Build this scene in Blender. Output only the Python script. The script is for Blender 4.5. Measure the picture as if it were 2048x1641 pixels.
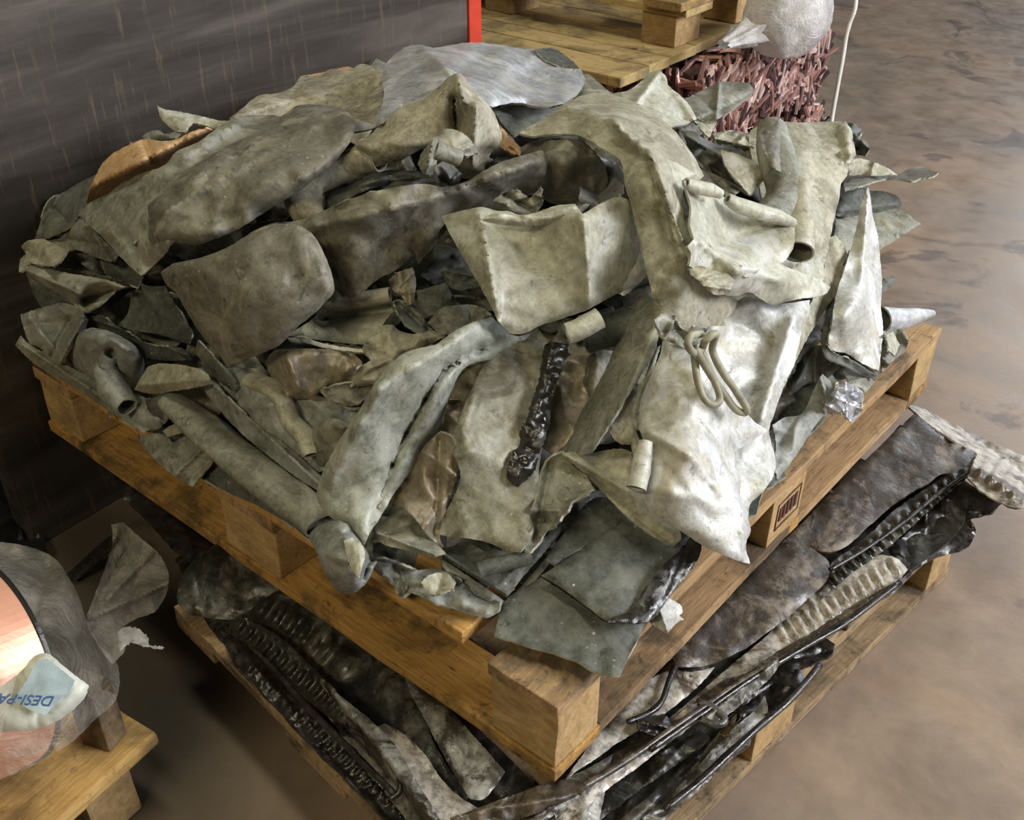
import bpy, bmesh, math, random
import numpy as np
from mathutils import Vector, Matrix, noise
from mathutils.geometry import delaunay_2d_cdt

for o in list(bpy.data.objects):
    bpy.data.objects.remove(o, do_unlink=True)
C = bpy.context.scene.collection
S = bpy.context.scene

# ------------------------------------------------------------------ camera
FPX = 2100.0
YAW, PITCH, ROLL = math.radians(-39.9), math.radians(34.175), math.radians(0.18)
CAM = np.array([0.50838513, -0.69695973, 1.4231102])
Fv = np.array([math.cos(PITCH)*math.sin(YAW), math.cos(PITCH)*math.cos(YAW), -math.sin(PITCH)])
Rv = np.array([math.cos(YAW), -math.sin(YAW), 0.0])
Uv = np.cross(Rv, Fv)
Rv, Uv = Rv*math.cos(ROLL)+Uv*math.sin(ROLL), -Rv*math.sin(ROLL)+Uv*math.cos(ROLL)
cd = bpy.data.cameras.new('camera')
cam = bpy.data.objects.new('camera', cd)
C.objects.link(cam)
cd.sensor_fit = 'HORIZONTAL'; cd.sensor_width = 36.0
cd.lens = FPX/2048*36
cd.clip_end = 60
m4 = Matrix(((Rv[0], Uv[0], -Fv[0], CAM[0]), (Rv[1], Uv[1], -Fv[1], CAM[1]), (Rv[2], Uv[2], -Fv[2], CAM[2]), (0, 0, 0, 1)))
cam.matrix_world = m4
S.camera = cam

# ------------------------------------------------------------------ light
S.view_settings.view_transform = 'Standard'
S.view_settings.look = 'None'
S.view_settings.gamma = 1.0
S.view_settings.use_curve_mapping = False
S.view_settings.exposure = 0.0
w = bpy.data.worlds.new('hall_light'); S.world = w; w.use_nodes = True
w.node_tree.nodes['Background'].inputs[0].default_value = (0.75, 0.78, 0.8, 1)
w.node_tree.nodes['Background'].inputs[1].default_value = 0.035

def area(name, loc, target, sx, sy, power, col):
    l = bpy.data.lights.new(name, 'AREA'); l.shape = 'RECTANGLE'; l.size = sx; l.size_y = sy
    l.energy = power; l.color = col
    o = bpy.data.objects.new(name, l); C.objects.link(o)
    o.location = loc
    o.rotation_euler = (Vector(target)-Vector(loc)).to_track_quat('-Z', 'Y').to_euler()
    return o
area('daylight_door', (4.2, 2.6, 2.9), (-0.2, 0.5, 0.5), 2.6, 2.0, 400, (0.96, 0.97, 1.0))
area('added_back_light', (0.6, 8.5, 2.6), (0.2, 1.5, 0.2), 4.0, 2.2, 210, (0.86, 0.92, 1.0))  # extra light added to lift the floor and give bluish sheens
area('hall_lamp', (-0.6, 0.4, 4.6), (-0.6, 0.5, 0.5), 2.4, 0.4, 60, (0.98, 0.93, 0.70))
area('hall_lamp', (0.6, -3.0, 3.6), (-0.5, 0.2, 0.4), 1.6, 0.4, 62, (1.0, 0.88, 0.56))

# ------------------------------------------------------------------ pixel ray helpers (a traced outline gets its own height)
PN = np.array([math.cos(math.radians(2.69)), math.sin(math.radians(2.69)), 0.0]); PC = -1.237   # nothing of the heap reaches through the steel panel
def P(x, y, z):
    d = Fv + Rv*(x-1024)/FPX - Uv*(y-820.5)/FPX
    p = CAM + d*(z-CAM[2])/d[2]
    if PN@p < PC and 60 < y < 700 and x < 955:
        p = CAM + d*(PC-PN@CAM)/(PN@d)
    return p

def tps(pts):
    """thin plate spline through (x, y, v)"""
    a = np.array(pts, float)
    if len(a) == 1:
        v = a[0, 2]; return lambda X: np.full(len(X), v)
    if len(a) == 2:
        p, q = a[0], a[1]; d = (q-p)[:2]; L = d@d
        return lambda X: p[2]+(q[2]-p[2])*np.clip(((X-p[:2])@d)/L, 0, 1)
    xy = a[:, :2]/100.0; n = len(a)
    def U(r2): return np.where(r2 > 0, r2*np.log(np.maximum(r2, 1e-12)), 0)
    r2 = ((xy[:, None]-xy[None])**2).sum(2)
    K = U(r2)+np.eye(n)*1e-3
    Pm = np.hstack([np.ones((n, 1)), xy])
    A = np.zeros((n+3, n+3)); A[:n, :n] = K; A[:n, n:] = Pm; A[n:, :n] = Pm.T
    b = np.zeros(n+3); b[:n] = a[:, 2]
    w = np.linalg.lstsq(A, b, rcond=None)[0]
    lo, hi = a[:, 2].min()-0.03, a[:, 2].max()+0.03
    def f(X):
        x = np.asarray(X, float)/100.0
        r = ((x[:, None]-xy[None])**2).sum(2)
        return np.clip(U(r)@w[:n]+w[n]+x@w[n+1:], lo, hi)
    return f

# heights of the heap over the picture plane
HEAP = tps([(50,500,.585),(50,640,.50),(30,690,.45),(100,740,.42),(320,215,.79),(190,340,.70),(640,150,.79),(480,215,.79),(960,90,.785),(800,100,.80),
 (1160,160,.745),(1300,150,.74),(1500,180,.73),(1600,250,.72),(1700,260,.69),(1870,340,.62),(1830,450,.57),(1860,640,.44),
 (1750,560,.52),(1750,400,.60),(900,190,.85),(780,250,.83),(1000,300,.80),(1200,250,.79),(1000,500,.70),(1300,600,.655),(1400,900,.50),(1000,900,.52),(700,900,.505),
 (700,600,.66),(400,600,.63),(250,430,.70),(500,350,.77),(200,700,.49),(1600,500,.61),(1600,700,.52),(1450,400,.70),(1300,350,.76),(1450,1040,.44),(1000,1200,.415),
 (640,1150,.42),(850,1190,.415),(1230,1010,.47),(1240,1250,.41),(300,850,.425),(470,960,.425),(1550,960,.42),(1700,820,.42),(1400,1110,.42),(1500,830,.48),(500,750,.56),(850,750,.60),(1200,800,.56)])
DECK = 0.418

def cr(outl, step, jit=0.0, seed=0, closed=True):
    """smooth outline: curves through gentle corners, keeps sharp ones"""
    p = np.array(outl, float); n = len(p); out = []
    rnd = random.Random(seed)
    def tang(i):
        a, b, c = p[(i-1) % n], p[i], p[(i+1) % n]
        if not closed and (i == 0 or i == n-1): return None
        u, v = b-a, c-b
        lu, lv = np.linalg.norm(u), np.linalg.norm(v)
        if lu < 1e-6 or lv < 1e-6: return None
        if (u@v)/(lu*lv) < math.cos(math.radians(50)): return None
        return (u/lu+v/lv)/2
    T = [tang(i) for i in range(n)]
    for i in range(n if closed else n-1):
        a, b = p[i], p[(i+1) % n]; L = np.linalg.norm(b-a); k = max(1, int(round(L/step)))
        d = (b-a)
        ta = d if T[i] is None else T[i]*L
        tb = d if T[(i+1) % n] is None else T[(i+1) % n]*L
        for j in range(k):
            t = j/k
            q = (2*t**3-3*t**2+1)*a+(t**3-2*t**2+t)*ta+(-2*t**3+3*t**2)*b+(t**3-t**2)*tb
            if jit and j: q = q+np.array([rnd.uniform(-jit, jit), rnd.uniform(-jit, jit)])
            out.append(q)
    if not closed: out.append(p[-1])
    return np.array(out)

def segdist(X, A, B):
    d = B-A; L = max(d@d, 1e-9)
    t = np.clip(((X-A)@d)/L, 0, 1)
    return np.linalg.norm(X-(A+t[:, None]*d), axis=1), t

def inside(X, poly):
    r = np.zeros(len(X), bool); n = len(poly)
    for i in range(n):
        x1, y1 = poly[i]; x2, y2 = poly[(i+1) % n]
        if y1 == y2: continue
        c = ((y1 > X[:, 1]) != (y2 > X[:, 1])) & (X[:, 0] < (x2-x1)*(X[:, 1]-y1)/(y2-y1)+x1)
        r ^= c
    return r

def tag(o, label=None, cat=None, group=None, kind=None):
    if label: o['label'] = label
    if cat: o['category'] = cat
    if group: o['group'] = group
    if kind: o['kind'] = kind
    return o

def smooth(me):
    me.polygons.foreach_set('use_smooth', [True]*len(me.polygons))

def place(name, verts, faces, mat, parent=None, sm=True, thick=0.0):
    """one mesh object, its origin at the bottom middle of its shape"""
    v = np.array(verts, float)
    if parent is None:
        org = np.array([v[:, 0].mean(), v[:, 1].mean(), v[:, 2].min()])
    else:
        org = np.array(parent['_o'])
    me = bpy.data.meshes.new(name)
    me.from_pydata([tuple(q) for q in (v-org)], [], faces)
    me.validate(); me.update()
    if sm: smooth(me)
    if thick and sm:          # crisp rims
        cnt = np.zeros(len(me.edges), int)
        le = np.zeros(len(me.loops), int); me.loops.foreach_get('edge_index', le)
        np.add.at(cnt, le, 1)
        me.edges.foreach_set('use_edge_sharp', [bool(q) for q in (cnt == 1)])
    o = bpy.data.objects.new(name, me); C.objects.link(o)
    if mat: me.materials.append(mat)
    if parent is None:
        o.location = org
    else:
        o.parent = parent
    o['_o'] = [float(q) for q in org]
    if thick:
        s = o.modifiers.new('thickness', 'SOLIDIFY'); s.thickness = thick; s.offset = -1.0
        if mat and mat.name.endswith('lead'): me.materials.append(M['rim']); s.material_offset_rim = 1
    return o

def holder(name, loc, rz=0.0):
    o = bpy.data.objects.new(name, None); C.objects.link(o)
    o.location = loc; o.rotation_euler = (0, 0, rz); o.empty_display_size = 0.05
    o['_o'] = [0.0, 0.0, 0.0]
    return o

GRP = 'scrap metal sheets heaped on the upper pallet'
SEED = [0]
def sheet(name, label, outl, off=0.03, ctl=(), cre=(), mat=None, amp=0.005, nc=3, droop=0.003, zf=None, thick=0.0035,
          parent=None, group=GRP, cat='metal sheet', jit=0.8, step=None, lo=DECK, wav=None, rib=None, kind=None, fine=0.0018):
    SEED[0] += 1; sd = SEED[0]; rnd = random.Random(sd*7+1)
    poly0 = np.array(outl, float)
    ar = 0.5*abs(np.dot(poly0[:, 0], np.roll(poly0[:, 1], 1))-np.dot(poly0[:, 1], np.roll(poly0[:, 0], 1)))
    if step is None: step = min(9.5, max(3.2, math.sqrt(ar)/26))
    bd = cr(outl, step, jit, sd)
    x0, y0 = bd.min(0); x1, y1 = bd.max(0)
    gx, gy = np.meshgrid(np.arange(x0, x1, step), np.arange(y0, y1, step*0.87))
    gx = gx+(np.arange(gx.shape[0]) % 2)[:, None]*step*0.5
    g = np.stack([gx.ravel(), gy.ravel()], 1)
    g = g+np.array([[rnd.uniform(-.15, .15)*step, rnd.uniform(-.15, .15)*step] for _ in range(len(g))])
    g = g[inside(g, bd)]
    def bdist(X):
        D = np.full(len(X), 1e9)
        for i in range(len(bd)):
            d, _ = segdist(X, bd[i], bd[(i+1) % len(bd)]); D = np.minimum(D, d)
        return D
    if len(g): g = g[bdist(g) > step*0.55]
    allp = np.vstack([bd, g]) if len(g) else bd
    nb = len(bd)
    r = delaunay_2d_cdt([Vector(q) for q in allp], [], [list(range(nb))], 1, 1e-5)
    V = np.array([(q[0], q[1]) for q in r[0]]); Fc = [list(f) for f in r[2]]
    base = (HEAP if zf is None else tps(zf))(V)
    z = base+off
    if ctl: z = z+tps(ctl)(V)
    D = bdist(V)
    z = z-droop*np.exp(-D/9.0)
    # waves, fine dents, random creases
    for i, (x, y) in enumerate(V):
        a = noise.noise(Vector((x/95, y/95, sd*3.7)))
        b = noise.noise(Vector((x/34, y/34, sd*1.3)))
        c = noise.noise(Vector((x/13, y/13, sd*5.1)))
        b2 = abs(noise.noise(Vector((x/62, y/62, sd*2.3+7))))
        z[i] += amp*(1.5*a+0.25*b+1.1*(0.3-b2))+fine*c*0.4
        e = noise.noise(Vector((x/42, y/42, sd*9.1+4)))
        z[i] += 1.3*amp*e*math.exp(-D[i]/10.0)
    diag = max(x1-x0, y1-y0)
    for k in range(nc):
        i, j = rnd.randrange(nb), rnd.randrange(nb)
        d, t = segdist(V, bd[i], bd[j]); h = rnd.uniform(.35, 1.0)*amp*rnd.choice((-1, 1))
        z = z+h*np.exp(-d/(diag*0.035+3))
    for c in cre:
        A, B = np.array(c[0], float), np.array(c[1], float)
        d, t = segdist(V, A, B); z = z+c[2]*np.exp(-d/c[3])
    if rib:   # (x1,y1,x2,y2,half width,pitch,height): pressed ribs along a line
        A, B = np.array(rib[:2], float), np.array(rib[2:4], float); L = np.linalg.norm(B-A)
        d, t = segdist(V, A, B)
        z = z+rib[6]*np.exp(-(d/rib[4])**4)*(0.5+0.5*np.cos(t*L/rib[5]*2*math.pi))**2
    if lo is not None: z = np.maximum(z, lo+0.002*np.sin(V[:, 0]/9.0+sd)+0.002)
    W = [P(x, y, q) for (x, y), q in zip(V, z)]
    # outward side up
    fs = []
    for f in Fc:
        a, b, c = V[f[0]], V[f[1]], V[f[2]]
        cr_ = (b[0]-a[0])*(c[1]-a[1])-(b[1]-a[1])*(c[0]-a[0])
        fs.append(f[::-1] if cr_ > 0 else f)
    o = place(name, W, fs, mat, parent, True, thick)
    if parent is None: tag(o, label, cat, group, kind)
    elif label: o['label'] = label
    return o

def tube_mesh(path, rad, seg=14, wob=0.12, flat=1.0, sd=0, cap=False):
    """sweep along world points; radius may be a list"""
    pts = [Vector(p) for p in path]; n = len(pts)
    # resample
    q = []; 
    for i in range(n-1):
        p0 = pts[max(i-1, 0)]; p1 = pts[i]; p2 = pts[i+1]; p3 = pts[min(i+2, n-1)]
        for k in range(6):
            t = k/6
            v = 0.5*((2*p1)+(-p0+p2)*t+(2*p0-5*p1+4*p2-p3)*t*t+(-p0+3*p1-3*p2+p3)*t**3)
            r = rad if not isinstance(rad, (list, tuple)) else rad[i]*(1-t)+rad[i+1]*t
            q.append((v, r))
    q.append((pts[-1], rad if not isinstance(rad, (list, tuple)) else rad[-1]))
    V, Fa = [], []
    up = Vector((0.2, 0.1, 1))
    for i, (v, r) in enumerate(q):
        t = (q[min(i+1, len(q)-1)][0]-q[max(i-1, 0)][0]).normalized()
        a = t.cross(up).normalized(); b = a.cross(t).normalized()
        for k in range(seg):
            th = 2*math.pi*k/seg
            rr = r*(1+wob*noise.noise(Vector((math.cos(th)*1.2+sd*3, math.sin(th)*1.2, i*0.22+sd))))
            p = v+a*math.cos(th)*rr+b*math.sin(th)*rr*flat
            V.append(tuple(p))
    for i in range(len(q)-1):
        for k in range(seg):
            a0 = i*seg+k; a1 = i*seg+(k+1) % seg
            Fa.append((a0, a1, a1+seg, a0+seg))
    if cap:
        Fa.append(tuple(range(seg))[::-1]); Fa.append(tuple((len(q)-1)*seg+k for k in range(seg)))
    return V, Fa

def tube(name, label, px, rad, mat, off=0.03, group=GRP, cat='metal sheet', parent=None, flat=0.9, wob=0.15, seg=14, cap=False, thick=0.003, zf=None, offs=None):
    SEED[0] += 1
    A = np.array([(p[0], p[1]) for p in px], float)
    z = (HEAP if zf is None else tps(zf))(A)+off
    if offs: z = z+np.array(offs)
    path = [P(a[0], a[1], max(q, DECK+0.01) if zf is None else q) for a, q in zip(A, z)]
    V, Fa = tube_mesh(path, rad, seg, wob, flat, SEED[0], cap)
    o = place(name, V, Fa, mat, parent, True, 0 if cap else thick)
    if parent is None: tag(o, label, cat, group)
    elif label: o['label'] = label
    return o

# ------------------------------------------------------------------ materials
def nodes(name):
    m = bpy.data.materials.new(name); m.use_nodes = True
    nt = m.node_tree; b = nt.nodes['Principled BSDF']
    return m, nt, b
def N(nt, t, **kw):
    n = nt.nodes.new(t)
    for k, v in kw.items():
        if k in n.inputs: n.inputs[k].default_value = v
        else: setattr(n, k, v)
    return n
def coords(nt, scale=(1, 1, 1), vary=True):
    tc = N(nt, 'ShaderNodeTexCoord'); mp = N(nt, 'ShaderNodeMapping')
    mp.inputs['Scale'].default_value = scale
    if vary:
        oi = N(nt, 'ShaderNodeObjectInfo'); mu = N(nt, 'ShaderNodeVectorMath', operation='MULTIPLY_ADD')
        mu.inputs[1].default_value = (17, 23, 31)
        nt.links.new(oi.outputs['Random'], mu.inputs[0]); nt.links.new(tc.outputs['Object'], mu.inputs[2])
        nt.links.new(mu.outputs[0], mp.inputs['Vector'])
    else: nt.links.new(tc.outputs['Object'], mp.inputs['Vector'])
    return mp.outputs[0]
def noi(nt, vec, scale, detail=5, rough=0.6, dist=0.0):
    n = N(nt, 'ShaderNodeTexNoise'); n.inputs['Scale'].default_value = scale; n.inputs['Detail'].default_value = detail
    n.inputs['Roughness'].default_value = rough; n.inputs['Distortion'].default_value = dist
    nt.links.new(vec, n.inputs['Vector']); return n.outputs['Fac']
def ramp(nt, fac, stops):
    r = N(nt, 'ShaderNodeValToRGB'); e = r.color_ramp.elements
    while len(e) < len(stops): e.new(0.5)
    for i, (p, c) in enumerate(stops):
        e[i].position = p; e[i].color = (c[0], c[1], c[2], 1) if isinstance(c, (tuple, list)) else (c, c, c, 1)
    nt.links.new(fac, r.inputs[0]); return r.outputs['Color']
def mix(nt, fac, a, b, mode='MIX'):
    n = N(nt, 'ShaderNodeMix', data_type='RGBA', blend_type=mode)
    for s, v in ((0, fac), (6, a), (7, b)):
        if isinstance(v, (int, float)): n.inputs[s].default_value = v
        elif isinstance(v, (tuple, list)): n.inputs[s].default_value = (v[0], v[1], v[2], 1)
        else: nt.links.new(v, n.inputs[s])
    return n.outputs[2]
def bump(nt, b, h, strength, dist=0.004):
    n = N(nt, 'ShaderNodeBump'); n.inputs['Strength'].default_value = strength; n.inputs['Distance'].default_value = dist
    nt.links.new(h, n.inputs['Height']); nt.links.new(n.outputs[0], b.inputs['Normal'])

def lead(name, c0, c1, c2, patch, pamt=0.5, metal=0.35, r0=0.38, r1=0.62, worn=None, wamt=0.0):
    m, nt, b = nodes(name); v = coords(nt)
    n1 = noi(nt, v, 5.0, 8, 0.66, 0.5); n2 = noi(nt, v, 30, 8, 0.74, 0.3); n3 = noi(nt, v, 10, 8, 0.68, 1.1); n5 = noi(nt, v, 95, 5, 0.75)
    sm_ = lambda c, k: tuple(min(1, q*k) for q in c)
    base = ramp(nt, n1, [(0.34, c0), (0.50, c1), (0.66, c2)])
    base = mix(nt, 0.45, base, ramp(nt, n2, [(0.34, sm_(c0, .6)), (0.52, c1), (0.68, sm_(c2, 1.2))]))
    base = mix(nt, 0.30, base, ramp(nt, n5, [(0.36, sm_(c0, .5)), (0.64, sm_(c2, 1.3))]))
    base = mix(nt, ramp(nt, n3, [(0.53-0.1*(pamt-.5), 0.0), (0.62, pamt)]), base, patch)
    if worn:
        base = mix(nt, ramp(nt, noi(nt, v, 7.5, 8, 0.7, 1.4), [(0.52, 0.0), (0.60, wamt)]), base, worn)
    # pale specks and dark grime spots
    vo = N(nt, 'ShaderNodeTexVoronoi'); vo.inputs['Scale'].default_value = 75; nt.links.new(v, vo.inputs['Vector'])
    sp = mix(nt, 1.0, ramp(nt, vo.outputs['Distance'], [(0.10, 1.0), (0.17, 0.0)]), ramp(nt, noi(nt, v, 14, 4, .6), [(0.52, 0.0), (0.60, 0.75)]), 'MULTIPLY')
    base = mix(nt, sp, base, (.55, .53, .45))
    base = mix(nt, ramp(nt, noi(nt, v, 48, 6, 0.75, .6), [(0.58, 0.0), (0.66, 0.65)]), base, sm_(c0, .42))
    # long scratches
    vs = coords(nt, (4, 60, 22)); sc_ = noi(nt, vs, 3.2, 5, 0.8, .2)
    base = mix(nt, ramp(nt, sc_, [(0.64, 0.0), (0.72, 0.18)]), base, sm_(c2, 1.35))
    nt.links.new(base, b.inputs['Base Color'])
    nt.links.new(ramp(nt, n3, [(0.35, r0), (0.65, r1)]), b.inputs['Roughness'])
    b.inputs['Metallic'].default_value = metal
    h = mix(nt, 0.5, n2, mix(nt, 0.5, n3, n5))
    bump(nt, b, h, 0.6, 0.0045)
    return m
def plain(name, col, rough=0.5, metal=0.0, var=0.35, sc=14, bs=0.3, spec=0.5):
    m, nt, b = nodes(name); v = coords(nt); n1 = noi(nt, v, sc, 6, 0.65, 0.3)
    nt.links.new(ramp(nt, n1, [(0.3, tuple(q*(1-var) for q in col)), (0.7, tuple(min(1, q*(1+var)) for q in col))]), b.inputs['Base Color'])
    b.inputs['Roughness'].default_value = rough; b.inputs['Metallic'].default_value = metal
    b.inputs['Specular IOR Level'].default_value = spec
    bump(nt, b, n1, bs, 0.004); return m
M = {}
M['rim'] = plain('cut_edge_lead', (.36,.355,.30), .6, .1, .35, 60, .2)
M['D'] = lead('dark_grey_lead', (.070,.065,.052), (.150,.140,.112), (.24,.226,.182), (.43,.41,.31), .45, .22, .45, .68, (.30,.29,.25), .35)
M['G'] = lead('olive_grey_lead', (.095,.095,.075), (.20,.198,.158), (.33,.325,.26), (.45,.43,.33), .5, .18, .45, .7, (.42,.42,.37), .45)
M['L'] = lead('pale_cream_lead', (.27,.265,.21), (.44,.435,.345), (.56,.555,.46), (.33,.31,.23), .4, .12, .42, .65, (.60,.60,.58), .7)
M['W'] = lead('bright_grey_lead', (.34,.34,.31), (.52,.52,.48), (.68,.68,.64), (.50,.45,.33), .5, .25, .34, .58, (.72,.74,.78), .8)
M['B'] = lead('bluish_grey_lead', (.11,.118,.108), (.225,.235,.215), (.39,.40,.37), (.36,.365,.31), .45, .2, .45, .66, (.46,.47,.46), .5)
M['P'] = lead('pale_greenish_lead', (.13,.145,.12), (.31,.33,.275), (.48,.49,.42), (.24,.25,.21), .55, .15, .42, .62, (.50,.50,.45), .6)
M['N'] = lead('brown_stained_lead', (.17,.165,.125), (.28,.27,.21), (.38,.37,.29), (.095,.078,.05), .85, .2, .42, .66)
M['Y'] = lead('yellowed_lead', (.17,.155,.105), (.34,.32,.235), (.50,.475,.37), (.20,.18,.12), .5, .15, .45, .7, (.55,.54,.47), .5)
M['C'] = lead('crusty_lead', (.10,.088,.062), (.27,.245,.18), (.50,.47,.37), (.58,.55,.44), .7, .1, .5, .8)
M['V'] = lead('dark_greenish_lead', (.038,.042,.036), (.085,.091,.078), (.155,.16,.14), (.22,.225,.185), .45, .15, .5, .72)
M['S'] = lead('bright_blue_sheen_lead', (.26,.265,.28), (.42,.43,.455), (.60,.61,.64), (.50,.48,.38), .5, .35, .30, .5, (.70,.71,.74), .6)
M['O'] = lead('orange_stained_sheet', (.36,.20,.09), (.60,.36,.17), (.68,.46,.26), (.32,.28,.19), .45, .05, .5, .7)
M['T'] = lead('tan_stained_lead', (.14,.11,.075), (.28,.24,.17), (.42,.36,.27), (.5,.44,.32), .4, .3, .3, .5)

def tarry(name, base, tar, cov, rough=0.16):
    m, nt, b = nodes(name); v = coords(nt)
    n1 = noi(nt, v, 9, 8, 0.7, 0.8); n2 = noi(nt, v, 45, 5, 0.7); n3 = noi(nt, v, 22, 6, 0.7, 0.5)
    mk = ramp(nt, n1, [(cov-0.03, 0.0), (cov+0.03, 1.0)])
    mk2 = ramp(nt, n3, [(0.42, 0.25), (0.62, 1.0)])
    bc = ramp(nt, n2, [(0.36, tuple(q*0.4 for q in base)), (0.64, tuple(min(1, q*1.35) for q in base))])
    tc = ramp(nt, n3, [(0.35, tuple(q*0.35 for q in tar)), (0.65, tuple(min(1, q*1.5) for q in tar))])
    col = mix(nt, mk, tc, bc)
    nt.links.new(col, b.inputs['Base Color'])
    nt.links.new(ramp(nt, n2, [(0.4, rough), (0.65, rough+0.3)]), b.inputs['Roughness'])
    b.inputs['Metallic'].default_value = 0.05
    b.inputs['Specular IOR Level'].default_value = 0.7
    bump(nt, b, mix(nt, 0.5, n3, n2), 0.6, 0.004)
    return m
M['K'] = tarry('black_tar', (.022,.018,.015), (.012,.010,.008), 0.5, 0.2)
M['KB'] = tarry('tar_brown_sheath', (.14,.11,.08), (.045,.033,.024), 0.53, 0.3)
M['KD'] = tarry('tar_dark_sheath', (.075,.068,.055), (.022,.020,.016), 0.52, 0.25)
M['KW'] = tarry('tar_pale_sheath', (.42,.38,.33), (.10,.075,.05), 0.45, 0.25)
M['KG'] = tarry('tar_grey_sheath', (.25,.245,.22), (.045,.038,.03), 0.49, 0.25)

def wood(name, c0, c1, c2, grain=(1, 14, 14), stain=0.5):
    m, nt, b = nodes(name); v = coords(nt, grain)
    v2 = coords(nt)
    g = noi(nt, v, 6, 6, 0.65, 1.2); g2 = noi(nt, v, 22, 4, 0.7, 0.5)
    st = noi(nt, v2, 7, 6, 0.65, 0.4)
    col = ramp(nt, g, [(0.28, c0), (0.5, c1), (0.72, c2)])
    col = mix(nt, 0.35, col, ramp(nt, g2, [(0.3, c0), (0.7, c2)]))
    col = mix(nt, ramp(nt, st, [(0.47, 0.0), (0.62, stain)]), col, (.045, .035, .022))
    col = mix(nt, ramp(nt, noi(nt, v2, 38, 6, 0.75, .5), [(0.56, 0.0), (0.66, stain*.8)]), col, (.05, .035, .02))
    vk = N(nt, 'ShaderNodeTexVoronoi'); vk.inputs['Scale'].default_value = 5.5; nt.links.new(v2, vk.inputs['Vector'])
    col = mix(nt, ramp(nt, vk.outputs['Distance'], [(0.055, 0.85), (0.085, 0.0)]), col, (.13, .05, .02))
    nt.links.new(col, b.inputs['Base Color'])
    b.inputs['Roughness'].default_value = 0.72
    bump(nt, b, mix(nt, 0.5, g, g2), 0.5, 0.003)
    return m
M['wx'] = wood('orange_pallet_wood', (.22,.105,.028), (.52,.28,.075), (.70,.43,.14), (1.2, 16, 16), .9)
M['wy'] = wood('orange_pallet_wood_across', (.22,.12,.05), (.42,.26,.12), (.56,.38,.20), (16, 1.2, 16), .8)
M['wb'] = wood('pallet_block_wood', (.26,.15,.06), (.48,.31,.13), (.62,.44,.22), (3, 9, 9), .3)
M['wl'] = wood('pale_pallet_wood', (.30,.20,.08), (.50,.36,.15), (.62,.47,.22), (1.2, 14, 14), .6)
M['wly'] = wood('pale_pallet_wood_across', (.30,.17,.055), (.52,.32,.10), (.66,.45,.18), (14, 1.2, 14), .6)
M['wp'] = wood('worn_pallet_wood', (.15,.09,.045), (.34,.23,.12), (.50,.37,.21), (14, 1.2, 14), .85)

# floor
m, nt, b = nodes('worn_brown_concrete'); v = coords(nt, (1, 1, 1), False)
n1 = noi(nt, v, 1.3, 8, 0.6, 0.7); n2 = noi(nt, v, 7, 8, 0.7, 0.3); n3 = noi(nt, v, 60, 4, 0.7); n4 = noi(nt, v, 2.6, 7, 0.62, 1.0)
c = ramp(nt, n1, [(0.32, (.18,.145,.12)), (0.50, (.28,.205,.15)), (0.68, (.40,.26,.155))])
c = mix(nt, 0.45, c, ramp(nt, n2, [(0.3, (.14,.115,.10)), (0.55, (.29,.225,.175)), (0.75, (.42,.32,.24))]))
c = mix(nt, ramp(nt, n4, [(0.57, 0.0), (0.62, 0.6)]), c, (.075, .062, .064))
c = mix(nt, ramp(nt, n3, [(0.66, 0.0), (0.76, 0.5)]), c, (.05, .04, .035))
vo = N(nt, 'ShaderNodeTexVoronoi', feature='DISTANCE_TO_EDGE'); vo.inputs['Scale'].default_value = 0.22
vm = N(nt, 'ShaderNodeVectorMath', operation='ADD'); nn = N(nt, 'ShaderNodeTexNoise'); nn.inputs['Scale'].default_value = 2.5; nn.inputs['Detail'].default_value = 6
nt.links.new(v, nn.inputs['Vector']); sc = N(nt, 'ShaderNodeVectorMath', operation='SCALE'); sc.inputs['Scale'].default_value = 0.35
nt.links.new(nn.outputs['Color'], sc.inputs[0]); nt.links.new(v, vm.inputs[0]); nt.links.new(sc.outputs[0], vm.inputs[1]); nt.links.new(vm.outputs[0], vo.inputs['Vector'])
c = mix(nt, ramp(nt, vo.outputs['Distance'], [(0.0, 0.4), (0.002, 0.0)]), c, (.05, .04, .032))
# dark floor patch: greenish grime, with the heap's shade also painted in
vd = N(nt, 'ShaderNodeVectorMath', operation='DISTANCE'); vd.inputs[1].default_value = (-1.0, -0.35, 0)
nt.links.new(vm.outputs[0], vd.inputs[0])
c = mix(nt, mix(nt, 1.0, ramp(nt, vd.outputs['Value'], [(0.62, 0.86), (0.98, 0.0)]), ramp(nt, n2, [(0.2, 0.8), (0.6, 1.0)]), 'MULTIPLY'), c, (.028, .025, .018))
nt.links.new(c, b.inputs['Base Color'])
nt.links.new(ramp(nt, n2, [(0.35, 0.30), (0.65, 0.52)]), b.inputs['Roughness'])
bump(nt, b, mix(nt, 0.5, n2, n3), 0.18, 0.004)
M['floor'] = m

# steel panel with vertical drips and horizontal smears
m, nt, b = nodes('smeared_steel'); v = coords(nt, (1, 1, 1), False); vs = coords(nt, (1, 9, 0.8), False); vh = coords(nt, (1, 0.5, 5), False)
n1 = noi(nt, vs, 7, 6, 0.7, 0.3); n2 = noi(nt, vh, 2.4, 6, 0.6, 0.4); n3 = noi(nt, v, 40, 4, 0.7)
c = ramp(nt, n2, [(0.3, (.035,.029,.026)), (0.5, (.075,.063,.056)), (0.7, (.15,.13,.115))])
c = mix(nt, ramp(nt, n1, [(0.56, 0.0), (0.72, 0.6)]), c, (.24, .19, .12))
nt.links.new(c, b.inputs['Base Color']); b.inputs['Metallic'].default_value = 0.55
nt.links.new(ramp(nt, n2, [(0.3, 0.42), (0.7, 0.6)]), b.inputs['Roughness'])
bump(nt, b, mix(nt, 0.5, n1, n3), 0.15, 0.003)
M['steel'] = m

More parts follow.
